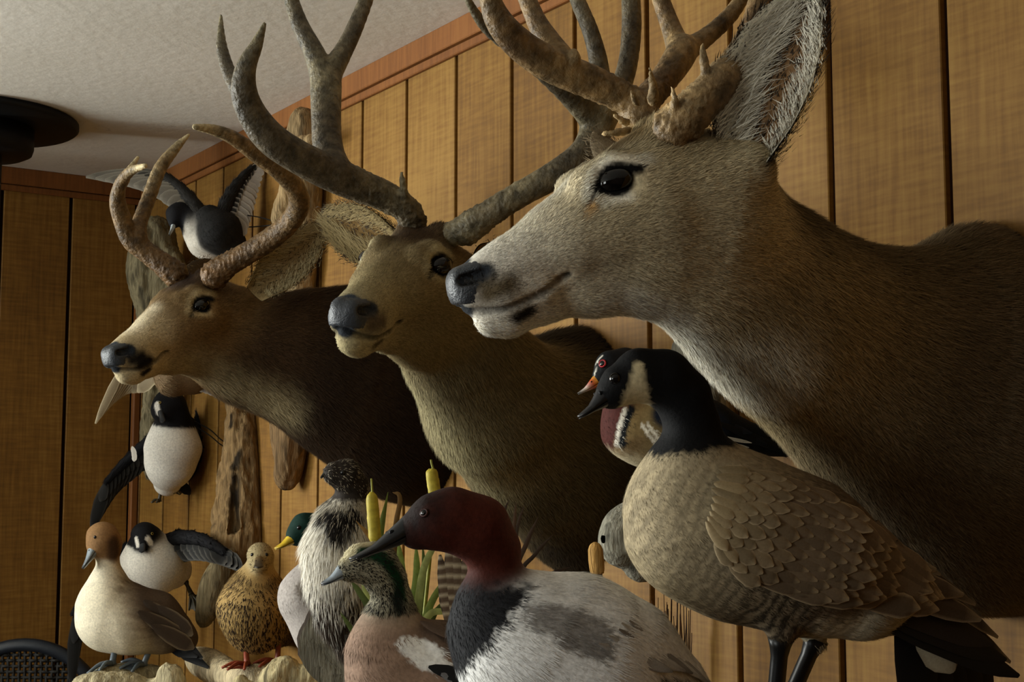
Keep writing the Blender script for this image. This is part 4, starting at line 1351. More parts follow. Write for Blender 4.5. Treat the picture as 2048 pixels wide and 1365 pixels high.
S.paints = []; S.paintpx([(1075, 1232), (1130, 1240), (1190, 1262)], 34, G('#9b9792'), 9, 9); S.paintpx([(1130, 1275), (1200, 1300)], 22, G('#8f8b86'), 9, 9); S.repaint()
region(S, [(P(1310, 1330, CZ), imdir(.8, .6)), (P(1300, 1328, CZ), imdir(-.35, 1))], G('#151416'), .004, .004)
body = S.obj('body', M_PLUMAGE, duck)
plume(S, 14000, .014, .0022, lift=.08, tip=1.0, rootmul=.97, jit=.14, seed=12, parent=body, shape='hair', weight=np.where(S.C.sum(1) > 1.2, 1, .35))
plume(S, 9000, .010, .0015, lift=.2, seed=13, parent=body, weight=np.where(S.C.sum(1) > 1.2, .05, 1.0), shape='hair', name='down')
bill(duck, P(822, 1064, CZ - .022), P(700, 1121, CZ - .05), UP * .85 - RIGHT * .45, .0105, .0165, .0105, .0045, [G('#26282b'), G('#2d3033'), G('#2b2d30'), G('#1f2022')], conc=.10)
bird_eye(duck, S, 849, 1027, .0047, G('#3d1712'))
wingp = thing_part('wing', duck)
for i, (a, b, c) in enumerate([((1195, 1290), (1335, 1345), '#a8a39c'), ((1215, 1275), (1360, 1345), '#b7b3ac'), ((1235, 1262), (1375, 1350), '#8b867f'), ((1240, 1250), (1395, 1362), '#c7c4bd'), ((1255, 1245), (1410, 1372), '#a5a19a')]):
    p, n = S.hit(*a); p2, n2 = S.hit(*b)
    feather(wingp, p + n * .003, p2 + n2 * .006, n + n2, .013, G(c), G(c) * .6, edge=.12, blunt=.5, camber=.15)
tailp = thing_part('tail', duck)
for i in range(3):
    feather(tailp, P(1350, 1375 + 10 * i, CZ + .02), P(1440 + 6 * i, 1400 + 16 * i, CZ + .03), BACK + UP, .028, G('#5d5954'), G('#6f6b65'), edge=.1)
pedestal(1140, 1550, CZ, .08, 72, 'grey driftwood stump under the white-bodied duck')
for k_, z in ((0, -.02), (40, .03)):
    stand(duck, 72, P(1125 + k_, 1475, CZ + z), P(1120 + k_, 1545, CZ + z), -RIGHT, .05, .006, G('#4a4d50'))

# ------------------------------------------------------------------ wigeon
WZ = 1.62
duck = thing('duck', P(830, 1530, WZ), 'brown duck with cream crown, green eye stripe and white wing patch', 'duck')
S = Sculpt(.0036, sharp=.004)
pink, speck = G('#8f7461'), G('#a39c84')
S.chain([(698, 1140, WZ - .022, 23), (722, 1128, WZ - .016, 36), (752, 1130, WZ - .01, 41), (772, 1160, WZ - .004, 38), (785, 1200, WZ, 36), (782, 1240, WZ, 48)], speck, k=.012, ln=.4)
S.chain([(782, 1235, WZ, 48), (778, 1295, WZ, 78), (795, 1350, WZ, 98), (880, 1385, WZ, 98), (980, 1410, WZ + .02, 60)], pink, k=.025)
S.chain([(800, 1280, WZ, 45), (880, 1300, WZ, 55), (960, 1360, WZ + .01, 40)], G('#5e4b3c'), k=.03)
S.build()
region(S, [(P(785, 1214, WZ), imdir(-.1, -1))], speck, .003, .003)
region(S, [(P(720, 1104, WZ), imdir(-.45, -1)), (P(745, 1100, WZ), imdir(-1, .1))], G('#e3d8b0'), .004, .003)
region(S, [(P(715, 1090, WZ), imdir(-.5, -.9))], G('#e3d8b0'), .004, .003)
S.paints = []
S.paintpx([(722, 1106), (752, 1112), (778, 1130), (795, 1160), (800, 1190)], 15, G('#0c3a20'), 6, 4)
S.paintpx([(792, 1190), (798, 1215)], 12, G('#14201a'), 8, 3)
S.paintpx([(738, 1100)], 10, G('#12261c'), 5)
S.paintpx([(812, 1292), (848, 1298), (868, 1312)], 20, G('#f4f2ee'), 2, 3); S.paintpx([(838, 1318), (872, 1330)], 18, G('#f4f2ee'), 2, 3); S.paintpx([(890, 1332)], 12, G('#f4f2ee'), 2, 2)
S.repaint()
S.C = S.C * (1 + .10 * noise3(S.V, 150, 5)[:, None])
body = S.obj('body', M_PLUMAGE, duck)
isb = ((S.V - P(785, 1214, WZ)) @ UP < 0)
plume(S, 9000, .013, .0022, lift=.07, rootmul=.96, tip=1.0, jit=.14, seed=22, parent=body, shape='hair', weight=np.where(isb, 1, .01))
plume(S, 12000, .013, .0018, lift=.36, seed=23, parent=body, weight=np.where(isb, 0, 1.0), shape='hair', name='down', speck=G('#1d1a15'), sprob=lambda q: np.where(((q - P(722, 1108, WZ)) @ imdir(-.5, -.9) > 0), 0, .45))
bill(duck, P(700, 1140, WZ - .02), P(643, 1170, WZ - .036), UP * .9 - RIGHT * .35, .0100, .0160, .0100, .0042, [G('#8d98a2'), G('#97a2ab'), G('#8d98a2'), G('#1b1c1e')], conc=.12, label='blue-grey bill with a black tip')
bird_eye(duck, S, 718, 1118, .0040)
wingp = thing_part('wing', duck)
for i, (a, b, c) in enumerate([((855, 1338), (935, 1362), '#0e0e10'), ((870, 1345), (950, 1372), '#101012'), ((880, 1352), (960, 1382), '#77777a'), ((860, 1262), (940, 1315), '#4d3d31'), ((835, 1250), (905, 1280), '#57463a')]):
    p, n = S.hit(*a); p2, n2 = S.hit(*b)
    feather(wingp, p + n * .006, p2 + n2 * .008, n, 30 * WZ / FPX, G(c), G(c) * 1.25, edge=.12, camber=.15)
pedestal(840, 1535, WZ, .06, 73, 'grey driftwood stump under the brown duck with the white wing patch')
for k_, z in ((0, -.02), (35, .03)):
    stand(duck, 73, P(820 + k_, 1460, WZ + z), P(830 + k_, 1530, WZ + z), -RIGHT, .045, .005, G('#5b5d5f'))


# ------------------------------------------------------------------ driftwood on the wall and under the birds
DW = G('#9b8b68')
log('driftwood_log', 'pitted upright driftwood trunk standing in the room corner', [[(312, 470, 4.02, 38), (300, 545, 4.02, 40), (318, 640, 4.0, 36), (318, 740, 3.98, 26), (306, 860, 3.98, 20), (300, 950, 3.98, 10)],
     [(330, 520, 4.0, 34), (350, 600, 3.96, 34), (345, 680, 3.96, 26)]], G('#7d7358'), 91, rough=.012, h=.006, lumps=6,
    holes=[((300, 520, 3.86), (306, 540, 3.86), .018, .012), ((330, 575, 3.86), (320, 600, 3.86), .012, .010), ((318, 610, 3.86), (312, 632, 3.86), .012, .008)])
log('driftwood_log', 'split weathered driftwood trunk on the wall behind the mottled brown duck', [[(478, 790, 3.66, 20), (486, 850, 3.64, 28), (492, 930, 3.62, 34), (490, 1020, 3.60, 42), (486, 1100, 3.58, 46), (500, 1180, 3.58, 40), (505, 1240, 3.58, 20)],
     [(486, 850, 3.64, 18), (462, 960, 3.64, 22), (452, 1060, 3.63, 24), (446, 1130, 3.62, 18)], [(455, 1050, 3.62, 16), (448, 1085, 3.6, 18), (436, 1120, 3.6, 10)]], G('#7f6644'), 92, rough=.014, h=.006, lumps=3,
    holes=[((474, 850, 3.56), (466, 930, 3.56), .020, .016), ((468, 960, 3.56), (470, 1060, 3.54), .014, .016), ((455, 822, 3.60), (458, 850, 3.60), .012, .010)])
log('driftwood_branch', 'blunt driftwood branch hanging below the brown deer neck', [[(588, 760, 3.36, 26), (586, 830, 3.36, 27), (583, 890, 3.36, 25), (578, 935, 3.36, 21), (573, 962, 3.36, 15)], [(560, 820, 3.38, 14), (562, 870, 3.38, 13), (566, 915, 3.38, 10)]], G('#7a6142'), 93, rough=.006, h=.005)
log('driftwood_branch', 'tall driftwood post under the ceiling moulding beside the raised-wing duck', [[(606, 236, 3.36, 20), (610, 275, 3.36, 26), (613, 360, 3.36, 27), (611, 450, 3.36, 25), (604, 560, 3.36, 24), (600, 660, 3.38, 22)], [(592, 250, 3.38, 10), (585, 300, 3.38, 12), (578, 380, 3.40, 14), (560, 440, 3.42, 16)],
     [(578, 292, 3.33, 6), (600, 285, 3.29, 6), (634, 278, 3.26, 5)]], G('#97805c'), 94, rough=.005, h=.005)
log('driftwood_branch', 'leaf-shaped driftwood branch left of the mottled brown duck', [[(462, 1106, 3.505, 8), (443, 1140, 3.495, 18), (427, 1178, 3.495, 22), (414, 1220, 3.495, 16), (407, 1246, 3.495, 6)]], G('#7f7256'), 95, rough=.004, h=.005)
log('driftwood_perch', 'pale driftwood base that the cream-breasted duck stands on', [[(172, 1366, 3.34, 15), (222, 1354, 3.37, 17), (280, 1354, 3.41, 20), (330, 1362, 3.43, 16)], [(160, 1372, 3.30, 16), (215, 1368, 3.31, 18), (280, 1374, 3.34, 20)], [(255, 1380, 3.38, 24), (262, 1500, 3.38, 40), (262, 1765, 3.38, 60)], [(325, 1395, 3.34, 34), (345, 1360, 3.33, 18), (330, 1342, 3.33, 9)],
     [(268, 1420, 3.38, 36), (325, 1395, 3.34, 34)]], G('#b5a988'), 96, rough=.005, h=.005)
log('driftwood_perch', 'pale smooth driftwood log under the mottled brown duck', [[(386, 1316, 3.56, 16), (420, 1332, 3.48, 28), (470, 1356, 3.30, 24), (510, 1364, 3.20, 26), (560, 1366, 3.24, 32), (640, 1378, 3.26, 34)], [(520, 1378, 3.24, 30), (520, 1500, 3.24, 45), (520, 1770, 3.24, 60)]], G('#b9a988'), 97, rough=.004, h=.005)
log('driftwood_root', 'small knotted driftwood root in front of the mottled duck feet', [[(535, 1362, 3.05, 14), (560, 1345, 3.05, 18), (578, 1338, 3.05, 12), (600, 1358, 3.05, 9), (625, 1340, 3.05, 12), (628, 1360, 3.05, 8)], [(482, 1360, 3.05, 6), (480, 1380, 3.05, 6)], [(480, 1385, 3.05, 12), (560, 1390, 3.05, 20), (640, 1390, 3.05, 20)],
     [(560, 1390, 3.05, 20), (560, 1500, 3.05, 30), (560, 1850, 3.05, 45)]], G('#b0a27c'), 98, rough=.005, h=.0045)



# ------------------------------------------------------------------ wood duck on its grey driftwood perch
OZ = 1.82
log('driftwood_branch', 'smooth grey driftwood branch behind the goose that carries the crested duck', [[(1375, 690, 2.12, 24), (1392, 745, 2.12, 34), (1402, 830, 2.10, 42), (1400, 930, 1.98, 36), (1375, 992, 1.87, 34), (1330, 1030, 1.88, 38), (1272, 1070, 1.92, 38)],
     [(1262, 1045, 1.92, 34), (1245, 1075, 1.9, 32), (1240, 1105, 1.9, 20)], [(1290, 1060, 1.92, 34), (1290, 1110, 1.91, 30), (1278, 1135, 1.91, 18)]], G('#8b8778'), 81, rough=.0025, h=.0045, grain=(1, 1, .7),
    holes=[((1376, 690, 2.08), (1384, 745, 2.06), .004, .005)])
duck = thing('duck', P(1400, 925, OZ), 'multicoloured crested duck with red eye and red bill behind the goose', 'duck')
S = Sculpt(.0036, sharp=.004)
bur, tanw, ink = G('#4a1f18'), G('#a58f5f'), G('#0c1014')
S.chain([(1206, 755, OZ - .03, 22), (1222, 735, OZ - .025, 31), (1250, 732, OZ - .018, 34), (1295, 735, OZ, 28), (1330, 765, OZ + .01, 16)], ink, k=.012, ln=.4)
S.chain([(1240, 750, OZ - .02, 30), (1252, 800, OZ - .01, 40), (1272, 850, OZ, 68)], bur, k=.015)
S.chain([(1272, 850, OZ, 68), (1325, 858, OZ, 76), (1410, 862, OZ, 62), (1500, 880, OZ + .01, 34), (1572, 906, OZ + .02, 9)], [tanw, ink, ink, ink], k=.02)
S.chain([(1290, 885, OZ, 48), (1360, 895, OZ, 50)], G('#b9a67c'), k=.02)
S.build()
region(S, [(P(1236, 850, OZ), imdir(-1, -.25)), (P(1240, 800, OZ), imdir(0, 1))], bur, .003, .002)
region(S, [(P(1225, 905, OZ), imdir(-.3, 1))], G('#cfc3a2'), .010, .004)
S.paints = []
S.paintpx([(1263, 818), (1250, 850), (1244, 890)], 8, ink, 2)
S.paintpx([(1250, 820), (1240, 850), (1233, 892)], 4.5, G('#efeadb'), 1.5)
S.paintpx([(1283, 850), (1296, 868), (1308, 886), (1318, 894)], 3.0, G('#efeadb'), 1.2)
S.paintpx([(1296, 850), (1308, 866), (1325, 892)], 3.0, G('#efeadb'), 1.2)
S.paintpx([(1330, 830), (1400, 845), (1440, 850)], 26, G('#121a2a'), 8)
S.paintpx([(1189, 748), (1192, 728), (1205, 712)], 2.2, G('#e6e2d4'), 1.0)
S.repaint()
body = S.obj('body', M_PLUMAGE, duck)
plume(S, 5000, .010, .0016, lift=.1, seed=33, parent=body, shape='hair', name='down')
p, n = bird_eye(duck, S, 1206, 728, .0058, G('#b3202a'))
bill(duck, P(1196, 765, OZ - .034), P(1156, 788, OZ - .046), UP * .9 - RIGHT * .4, .0070, .0105, .0060, .0028, [G('#e0a83c'), G('#c8412a'), G('#d9d0c6'), G('#15130f')], conc=.10, label='red bill with yellow base and black tip')
wp = thing_part('wing', duck)
for a, b, c in [((1380, 835), (1500, 868), '#10141c'), ((1400, 850), (1530, 888), '#0d1015'), ((1420, 870), (1500, 885), '#c9c6bb'), ((1420, 880), (1495, 893), '#b9b6ab'), ((1430, 845), (1572, 905), '#0b0c0f')]:
    p, n = S.hit(*a); p2, n2 = S.hit(*b)
    feather(wp, p + n * .003, p2 + n2 * .004, n, (20 if c[1] != 'c' and c[1] != 'b' else 7) * OZ / FPX, G(c), G(c) * 1.3, edge=.12)
for k_ in (0, 35):
    stand(duck, 81, P(1352 + k_, 915, OZ + .01), P(1358 + k_, 955, 1.87), -RIGHT, .03, .004, G('#8a6a2e'))

# ------------------------------------------------------------------ sage grouse
EZ = 2.12
grouse = thing('grouse', P(690, 1365, EZ), 'upright grouse with dark head, shaggy white breast and black belly', 'grouse')
S = Sculpt(.004, sharp=.006)
dkh, shag, bel = G('#2f2822'), G('#f2ecdd'), G('#2a1f17')
S.chain([(668, 948, EZ - .02, 22), (690, 952, EZ - .012, 31), (706, 975, EZ - .004, 30), (705, 1010, EZ, 33), (692, 1045, EZ, 50)], dkh, k=.014, ln=.35)
S.chain([(690, 1050, EZ, 58), (682, 1095, EZ - .01, 70), (680, 1150, EZ - .01, 66)], [shag, shag], k=.02, ln=1.1)
S.chain([(680, 1150, EZ - .01, 66), (690, 1220, EZ, 58), (706, 1275, EZ, 40), (716, 1310, EZ + .01, 16)], [shag, bel, bel], k=.02)
S.chain([(700, 1120, EZ + .03, 70), (740, 1220, EZ + .05, 50), (770, 1300, EZ + .07, 25)], G('#5b4a38'), k=.02)
S.build()
region(S, [(P(700, 1008, EZ), imdir(0, -1))], dkh, .003, .003)
region(S, [(P(700, 1000, EZ), imdir(0, 1)), (P(700, 1016, EZ), imdir(0, -1))], G('#d8d0bd'), .004, .003)
S.paints = []
S.paintpx([(655, 1025), (680, 1035), (705, 1030)], 20, G('#1b1612'), 6, 8)
S.paintpx([(668, 1050), (685, 1060)], 16, G('#1b1612'), 6, 8)
S.repaint()
st = noise3(S.V * np.array([1, 1, .3]), 420, 7)
m = ((st > .35) & ((S.V - P(680, 1140, EZ)) @ UP < 0))[:, None]
S.C = np.where(m, S.C * .32, S.C)
body = S.obj('body', M_PLUMAGE, grouse)
low = np.clip(((P(690, 1010, EZ) - S.V) @ UP) / .02, .05, 1)
plume(S, 9000, .024, .0030, lift=.22, tip=1.05, rootmul=.92, jit=.16, seed=41, parent=body, weight=low, shape='hair', droop=.25, speck=G('#33261c'), sprob=lambda q: np.clip(((P(690, 1130, EZ) - q) @ UP) / .10, 0, .75))
plume(S, 7000, .020, .0022, lift=.2, seed=42, parent=body, weight=1.05 - low, shape='hair', name='down', speck=G('#b5aa95'), sprob=.16)
bill(grouse, P(660, 945, EZ - .022), P(641, 957, EZ - .03), UP, .006, .0085, .0025, .003, [G('#2a2722'), G('#1d1b18')], conc=-.25, spat=.7)
bird_eye(grouse, S, 686, 946, .0045)
tp = thing_part('tail', grouse)
for i in range(5): feather(tp, P(740 + 4 * i, 1240, EZ + .06), P(760 + 22 * i, 1385 - 8 * i, EZ + .10), BACK, .03, G('#3a2d22'), G('#6b5a45'), edge=.15, blunt=.3)
pedestal(705, 1380, EZ, .06, 75, 'grey driftwood stump under the shaggy white grouse')
for k_ in (0, 30):
    stand(grouse, 75, P(700 + k_, 1295, EZ), P(695 + k_, 1372, EZ), -RIGHT + BACK * .4, .035, .0045, G('#6b5f4a'), web=False)

# ------------------------------------------------------------------ mallard drake
MZ = 2.62
duck = thing('duck', P(640, 1420, MZ), 'green-headed duck with yellow bill, half hidden by the grouse', 'duck')
S = Sculpt(.0042, sharp=.004)
S.chain([(592, 1072, MZ - .02, 20), (610, 1060, MZ - .01, 31), (632, 1062, MZ, 32), (655, 1095, MZ, 27), (655, 1140, MZ, 34)], G('#072a22'), k=.012, ln=.4)
S.chain([(650, 1140, MZ, 44), (625, 1195, MZ, 64), (660, 1250, MZ, 72), (750, 1290, MZ + .04, 55)], G('#aaa29c'), k=.02)
S.chain([(640, 1170, MZ, 48), (700, 1190, MZ + .02, 45)], G('#5d5248'), k=.02)
S.build()
S.paints = []
S.paintpx([(612, 1178), (650, 1185)], 22, G('#6b6158'), 4, 5)
S.repaint()
body = S.obj('body', M_PLUMAGE, duck)
plume(S, 3500, .012, .0022, lift=.08, seed=51, parent=body, shape='hair')
bill(duck, P(594, 1076, MZ - .02), P(550, 1099, MZ - .045), UP * .9 - RIGHT * .3, .0135, .0190, .0135, .0055, [G('#c6a52a'), G('#d9b934'), G('#cfae2c'), G('#b8992a')], conc=.12, label='bright yellow bill')
bird_eye(duck, S, 598, 1056, .0045)
pedestal(660, 1425, MZ, .07, 77, 'driftwood stump under the green-headed duck')
for k_ in (0, 35):
    stand(duck, 77, P(650 + k_, 1310, MZ), P(650 + k_, 1420, MZ), -RIGHT, .05, .005, G('#a8552a'))

# ------------------------------------------------------------------ mallard hen
NZ = 3.22
duck = thing('duck', P(505, 1350, NZ), 'mottled brown duck with orange feet facing the room beside the green-headed duck', 'duck')
S = Sculpt(.0045, sharp=.006)
buff = G('#a88a55')
S.chain([(519, 1126, NZ - .04, 19), (520, 1112, NZ - .02, 24), (522, 1115, NZ, 24), (518, 1142, NZ, 22), (514, 1170, NZ, 34)], G('#a5956f'), k=.014, ln=.4)
S.chain([(512, 1175, NZ, 48), (505, 1215, NZ - .01, 65), (512, 1240, NZ + .02, 66)], buff, k=.03)
S.chain([(515, 1215, NZ + .02, 65), (545, 1240, NZ + .12, 55), (575, 1268, NZ + .2, 25)], G('#6a5433'), k=.03)
S.build()
body = S.obj('body', M_PLUMAGE, duck)
plume(S, 9000, .015, .0042, lift=.12, tip=1.1, rootmul=.8, seed=61, parent=body, shape='hair', droop=.1, speck=G('#2d2016'), sprob=.5)
plume(S, 2500, .022, .0022, lift=.12, seed=62, parent=body, shape='hair', name='down', speck=G('#4a3a28'), sprob=.4, weight=((S.V - P(510, 1165, NZ)) @ UP > 0) * 1.0)
bill(duck, P(519, 1124, NZ - .058), P(517, 1136, NZ - .105), UP, .0110, .0130, .0110, .004, [G('#6f5a3a'), G('#4d4436'), G('#3c352c')], conc=.1)
bird_eye(duck, S, 504, 1110, .0045); bird_eye(duck, S, 534, 1110, .0045)
for hx, ax_, ay, z in ((490, 494, 1330, -.01), (558, 555, 1322, .03)):
    stand(duck, 97, P(hx, 1272, NZ + z), P(ax_, ay, NZ + z), BACK - RIGHT * .5, .07, .0065, G('#8f432b'))

# ------------------------------------------------------------------ pintail
PZ = 3.40
duck = thing('duck', P(255, 1350, PZ), 'cream-breasted duck with brown head and pointed black tail on driftwood', 'duck')
S = Sculpt(.0045, sharp=.005)
cream = G('#e6dcc2')
S.chain([(197, 1094, PZ - .015, 22), (205, 1078, PZ - .01, 31), (214, 1090, PZ, 28), (216, 1130, PZ, 21), (216, 1160, PZ, 30)], G('#8a6843'), k=.014, ln=.35)
S.chain([(216, 1160, PZ, 32), (216, 1205, PZ, 56), (222, 1235, PZ, 65), (262, 1245, PZ, 62)], cream, k=.025)
S.chain([(262, 1243, PZ, 61), (320, 1258, PZ + .03, 50), (368, 1278, PZ + .05, 28)], [G('#94866c'), G('#8a7c62')], k=.025)
S.chain([(262, 1212, PZ + .01, 42), (310, 1235, PZ + .03, 50), (350, 1260, PZ + .05, 34)], G('#3b3129'), k=.02)
S.build()
region(S, [(P(216, 1116, PZ), imdir(0, -1))], G('#8a6843'), .004, .003)
region(S, [(P(216, 1118, PZ), imdir(0, 1)), (P(238, 1130, PZ), imdir(-1, .15))], cream, .008, .003)
region(S, [(P(238, 1165, PZ), imdir(.9, -.45)), (P(216, 1150, PZ), imdir(0, 1))], G('#8b7b63'), .03, .006)
region(S, [(P(275, 1200, PZ), imdir(.86, -.5)), (P(216, 1150, PZ), imdir(0, 1))], G('#55473a'), .02, .006)
S.paints = []
S.paintpx([(228, 1085), (228, 1110)], 14, G('#4a3524'), 8)
S.repaint()
S.C = S.C * (1 + .06 * noise3(S.V, 140, 6)[:, None])
body = S.obj('body', M_PLUMAGE, duck)
plume(S, 5000, .011, .0022, lift=.06, seed=64, rootmul=.97, parent=body, shape='hair')
bill(duck, P(195, 1096, PZ - .022), P(166, 1138, PZ - .05), UP * .6 - RIGHT * .6, .0170, .0230, .0190, .008, [G('#6f7a82'), G('#8d989e'), G('#7d878d'), G('#3b4044')], conc=.06)
bird_eye(duck, S, 190, 1075, .0042)
wp = thing_part('wing', duck)
for a, b in [((285, 1205), (365, 1268)), ((275, 1225), (378, 1285)), ((300, 1250), (388, 1298)), ((310, 1215), (385, 1272))]:
    p, n = S.hit(*a)
    feather(wp, p + n * .008, P(*b, PZ - .01), BACK + UP * .4, .04, G('#453a30'), G('#7d705c'), edge=.14)
tp = thing_part('tail', duck)
for i, (a, b, w_) in enumerate([((345, 1290), (418, 1337), .035), ((350, 1278), (405, 1318), .035), ((340, 1298), (395, 1315), .03)]):
    feather(tp, P(*a, PZ + .035), P(*b, PZ - .035), BACK + UP * .5, w_, G('#121112'), G('#1a1918'), edge=.1, blunt=.1)
for hx, ax_, ay, z in ((230, 224, 1337, -.035), (300, 287, 1340, .0)):
    stand(duck, 96, P(hx, 1298, PZ + z), P(ax_, ay, PZ + z), BACK * .9 - RIGHT, .062, .0075, G('#59636a'))


# ------------------------------------------------------------------ flying black and white ducks wired to the driftwood
KB, KW = G('#121215'), G('#efeade')


def wire(parent, pts, key=None, r=.0016):
    """wire that ends a few millimetres inside the driftwood `key`"""
    q = catmull(px2w(pts), 6)
    for i in range(len(q) - 1 if key else 0):
        d = q[i + 1] - q[i]; L = float(np.linalg.norm(d)); h = LOGS[key].ray_cast(q[i], d / L, L)
        if h[0] is not None:
            q = np.vstack([q[:i + 1], np.array(h[0]) + d / L * .003]); break
    V, F = tube_np(q, r, 6)
    return mesh_np('wire', V, F, M_WIRE, parent)


# upper one: wings hang, head tucked down
AZ = 3.86
duck = thing('duck', P(345, 975, AZ), 'flying black and white duck with drooping wing under the brown deer chin', 'duck', )
S = Sculpt(.0045, sharp=.004)
S.chain([(327, 822, AZ - .05, 24), (338, 815, AZ - .03, 33), (348, 838, AZ - .02, 30), (346, 865, AZ, 36)], KB, k=.014, ln=.4)
S.chain([(346, 865, AZ, 40), (346, 895, AZ - .01, 54), (340, 930, AZ, 48), (335, 965, AZ + .03, 28)], KW, k=.02)
S.chain([(355, 870, AZ + .05, 45), (352, 930, AZ + .06, 42)], KB, k=.01)
S.build()
region(S, [(P(346, 852, AZ), imdir(.1, -1))], KB, .003, .003)
S.paints = []; S.paintpx([(313, 808), (318, 828)], 5.5, KW, 1.5); S.repaint()
body = S.obj('body', M_PLUMAGE, duck)
plume(S, 3500, .010, .002, lift=.06, seed=71, rootmul=.98, parent=body, shape='hair')
bill(duck, P(322, 826, AZ - .075), P(326, 846, AZ - .10), UP * .4 + BACK, .009, .011, .008, .003, [G('#26282a'), G('#2b2c2e')], conc=.05)
bird_eye(duck, S, 320, 806, .004, G('#b59a3a'))
wing(duck, [(303, 878, AZ), (285, 895, AZ + .02), (250, 925, AZ + .02), (215, 962, AZ)], [(300, 925, AZ + .03), (262, 955, AZ + .05), (215, 1000, AZ + .03), (183, 1062, AZ)], 12, [11, 11, 9, 6], G('#1c1a17'), G('#38342d'), .05, BACK, KB)
for k_ in range(3): feather(duck, P(264 + 3 * k_, 893 + 5 * k_, AZ - .02), P(270 - k_, 912 + 6 * k_, AZ - .02), BACK, .014, KW, KW)
wing(duck, [(388, 880, AZ + .03), (395, 850, AZ + .08), (398, 815, AZ + .12)], [(392, 930, AZ + .06), (402, 880, AZ + .10), (408, 820, AZ + .14)], 6, [8, 7, 5], G('#1c1a17'), G('#2c2924'), .045, BACK, KB)
a_ = P(318, 1003, AZ + .02); bird_leg(duck, P(325, 965, AZ + .02), a_, toes_at(a_, BACK * .3 - RIGHT * .2, .025), .005, G('#3d3320'))
a_ = P(345, 985, AZ + .04); bird_leg(duck, P(345, 962, AZ + .03), a_, toes_at(a_, BACK * .3 + RIGHT * .4, .03), .005, G('#6b5a30'))
tp = thing_part('tail', duck)
for i in range(4): feather(tp, P(335 + 5 * i, 955, AZ + .05), P(320 + 20 * i, 990, AZ + .08), BACK, .03, G('#171513'), G('#2a2723'))
wire(duck, [(388, 843, AZ), (420, 860, AZ - .05), (445, 882, AZ - .12), (476, 895, 3.60)], 92)
wire(duck, [(390, 852, AZ), (420, 872, AZ - .05), (445, 892, AZ - .12), (474, 901, 3.60)], 92)

# lower one: breast to the room, one wing spread
KZ = 3.68
duck = thing('duck', P(300, 1180, KZ), 'flying black and white duck with spread wing behind the cream-breasted duck', 'duck')
S = Sculpt(.0045, sharp=.004)
S.chain([(286, 1090, KZ - .06, 15), (289, 1072, KZ - .04, 25), (294, 1078, KZ - .02, 27), (300, 1100, KZ, 32)], KB, k=.012, ln=.4)
S.chain([(300, 1105, KZ, 44), (296, 1125, KZ - .01, 52), (315, 1135, KZ, 52), (345, 1140, KZ + .04, 38)], KW, k=.02)
S.build()
region(S, [(P(290, 1093, KZ), imdir(.2, -1)), (P(316, 1080, KZ), imdir(-1, -.3))], KB, .003, .002)
S.paints = []; S.paintpx([(272, 1078), (275, 1092)], 4.5, KW, 1.2); S.paintpx([(296, 1078), (302, 1088)], 5.5, KW, 1.2); S.repaint()
body = S.obj('body', M_PLUMAGE, duck)
plume(S, 3500, .010, .002, lift=.06, seed=72, rootmul=.98, parent=body, shape='hair')
bill(duck, P(287, 1085, KZ - .062), P(283, 1106, KZ - .10), UP * .5 + BACK, .0095, .012, .008, .003, [G('#2a2d30'), G('#33363a'), G('#26282a')], conc=.05)
bird_eye(duck, S, 304, 1068, .004, G('#b59a3a'))
wing(duck, [(335, 1082, KZ + .02), (365, 1075, KZ - .03), (410, 1082, KZ - .14), (448, 1105, KZ - .24)], [(365, 1125, KZ + .04), (405, 1118, KZ - .12), (450, 1128, KZ - .27), (484, 1140, KZ - .30)], 12, [14, 15, 12, 9], G('#1a1917'), G('#4d4a44'), .05, BACK, KB, covert=G('#171613'))
for k_ in range(3): feather(duck, P(350 + 3 * k_, 1070 + 2 * k_, KZ - .03), P(364 + 2 * k_, 1074 + 3 * k_, KZ - .03), BACK, .012, KW, KW)
wing(duck, [(255, 1098, KZ + .02), (230, 1125, KZ + .04), (185, 1170, KZ + .05), (152, 1225, KZ + .03)], [(240, 1140, KZ + .06), (205, 1190, KZ + .08), (150, 1290, KZ + .05), (143, 1375, KZ)], 12, [13, 14, 12, 9], G('#1a1917'), G('#2d2b28'), .045, BACK, KB)
a_ = P(388, 1195, KZ + .02); bird_leg(duck, P(368, 1160, KZ + .04), a_, toes_at(a_, RIGHT * .3 + np.array([0, 0, 0]), .04), .005, G('#2e2a1c'))
o = bird_leg(duck, P(372, 1165, KZ + .03), P(382, 1190, KZ + .01), [P(378, 1222, KZ - .01), P(392, 1226, KZ - .02), P(402, 1218, KZ - .01)], .005, G('#3a3420'))
wire(duck, [(360, 1122, KZ), (415, 1122, KZ - .09), (436, 1127, 3.53), (438, 1140, 3.50)], 95)

# top one: seen from behind with raised wings, standing off the driftwood
TZ = 3.60
duck = thing('duck', P(430, 528, TZ), 'dark-backed duck with raised wings and pale bill tip near the ceiling', 'duck')
S = Sculpt(.0042, sharp=.004)
S.chain([(348, 446, TZ - .02, 11), (353, 430, TZ - .01, 20), (362, 425, TZ, 20), (385, 440, TZ, 24), (400, 455, TZ, 32)], KB, k=.012, ln=.4)
S.chain([(395, 462, TZ, 30), (412, 480, TZ, 36), (425, 492, TZ + .01, 34)], G('#d9d2c4'), k=.02)
S.chain([(420, 438, TZ - .02, 28), (440, 465, TZ - .03, 44), (462, 490, TZ - .02, 30), (470, 505, TZ, 16)], G('#1d1c1b'), k=.015)
S.build()
region(S, [(P(376, 440, TZ), imdir(-1, -.2))], KB, .003)
body = S.obj('body', M_PLUMAGE, duck)
plume(S, 3000, .012, .0025, lift=.1, seed=73, parent=body, shape='hair')
